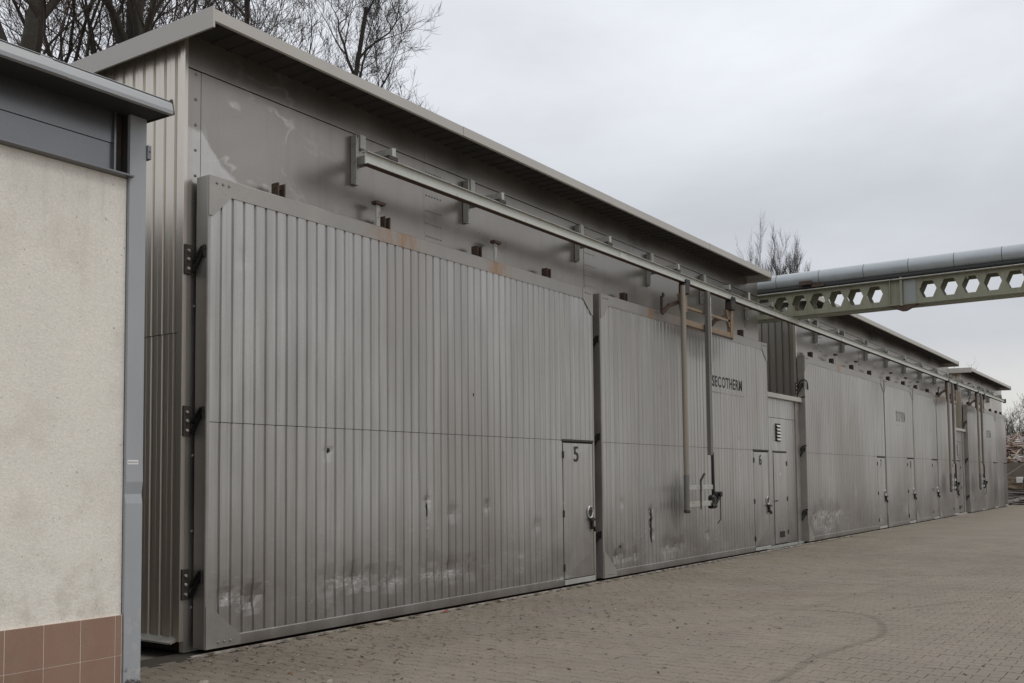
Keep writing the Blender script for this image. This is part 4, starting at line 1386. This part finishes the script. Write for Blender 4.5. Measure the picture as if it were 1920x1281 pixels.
q = B().box(55.75, 56.2, 6.35, 7.02, .95, 1.45, .03)
tag(q.build('blue_crate', mat('dark_blue_plastic', (.02, .05, .11), .5)), 'dark blue crate on the orange boards at the right edge', 'crate')
q = B().box(55.7, 56.1, 7.10, 7.38, 1.12, 1.42, .02)
tag(q.build('white_box', M_sticker), 'white box left of the dark blue crate', 'box')
tag(B().bar((56.4, 8.2, 1.3), (55.9, 7.0, 2.1), .04, .04).tube([(56.05, 6.9, .9), (56.0, 6.98, 2.3)], .04, 6).build('leaning_pole', M_galv), 'pale pole leaning on the brown yard wall', 'pole')

# ------------------------------------------------------------------ leaf litter and small debris
dr = random.Random(9)
lit, dark, pale = B(), B(), B()


def flake(b, x, y, s, curl=.3, el=1.8):
    a = dr.uniform(0, math.pi)
    c, t = math.cos(a), math.sin(a)
    z = .004
    pts = [(-s * el, 0, z), (-s * .3, -s * .6, z + s * curl * .4), (s * el, 0, z + s * curl), (s * .2, s * .6, z + s * curl * .6)]
    b.add([(x + p[0] * c - p[1] * t, y + p[0] * t + p[1] * c, p[2]) for p in pts], [(0, 1, 2, 3)])


for _ in range(1500):
    x = 5.2 + abs(dr.gauss(0, 8)); y = 7.3 - abs(dr.gauss(0, 1.3))
    if x > 45: continue
    flake(dr.choice((lit, lit, lit, dark, dark, dark, dark, pale)), x, y, dr.uniform(.005, .017))
for cx, cy, n in ((9.6, 5.3, 45), (10.6, 5.2, 40), (9.0, 5.0, 25), (12.0, 5.6, 30), (8.0, 5.3, 25), (16, 5.2, 30), (15, 6.2, 20), (6.4, 6.3, 50)):
    for _ in range(int(n * .65)):
        flake(dr.choice((lit, dark, dark, lit, dark, pale)), cx + dr.gauss(0, .7), cy + dr.gauss(0, .35), dr.uniform(.006, .024))
for _ in range(500):
    x = dr.uniform(5, 20); y = dr.uniform(.5, 6.5)
    flake(dr.choice((lit, dark)), x, y, dr.uniform(.006, .02))
tag(lit.build('fallen_leaves', M_leaf), 'brown dead leaves scattered over the paving', kind='stuff')
tag(dark.build('dark_litter', M_leafd), 'dark twigs and crumbs scattered over the paving', kind='stuff')
tag(pale.build('pale_chips', M_stone), 'pale chips scattered near the gates', kind='stuff')


def shard(x, y, r, h, m_, name, label, seed):
    R = random.Random(seed)
    n = 6
    pts = [(x + r * R.uniform(.6, 1.1) * math.cos(t), y + r * .7 * R.uniform(.6, 1.1) * math.sin(t)) for t in [2 * math.pi * k / n for k in range(n)]]
    b = B().prism(pts, 0, h, 'z')
    for i in range(n, 2 * n): b.v[i] = (x + (b.v[i][0] - x) * .7, y + (b.v[i][1] - y) * .7, h * R.uniform(.6, 1.1))
    return tag(b.build(name, m_), label, 'debris')


shard(5.50, 5.55, .035, .02, M_stone, 'stone_chip', 'pale stone chip at the bottom edge of the paving', 1)
shard(4.95, 6.36, .05, .02, M_stone, 'stone_chip', 'pale broken stone near the foot of the corner post', 2)
shard(5.55, 6.05, .03, .018, M_leaf, 'wood_chip', 'brown splinter on the paving before the gate numbered 5', 3)
shard(9.12, 7.30, .03, .02, mat('red_plastic', (.45, .04, .03), .5), 'red_scrap', 'small red scrap at the foot of the nearest gate', 4)
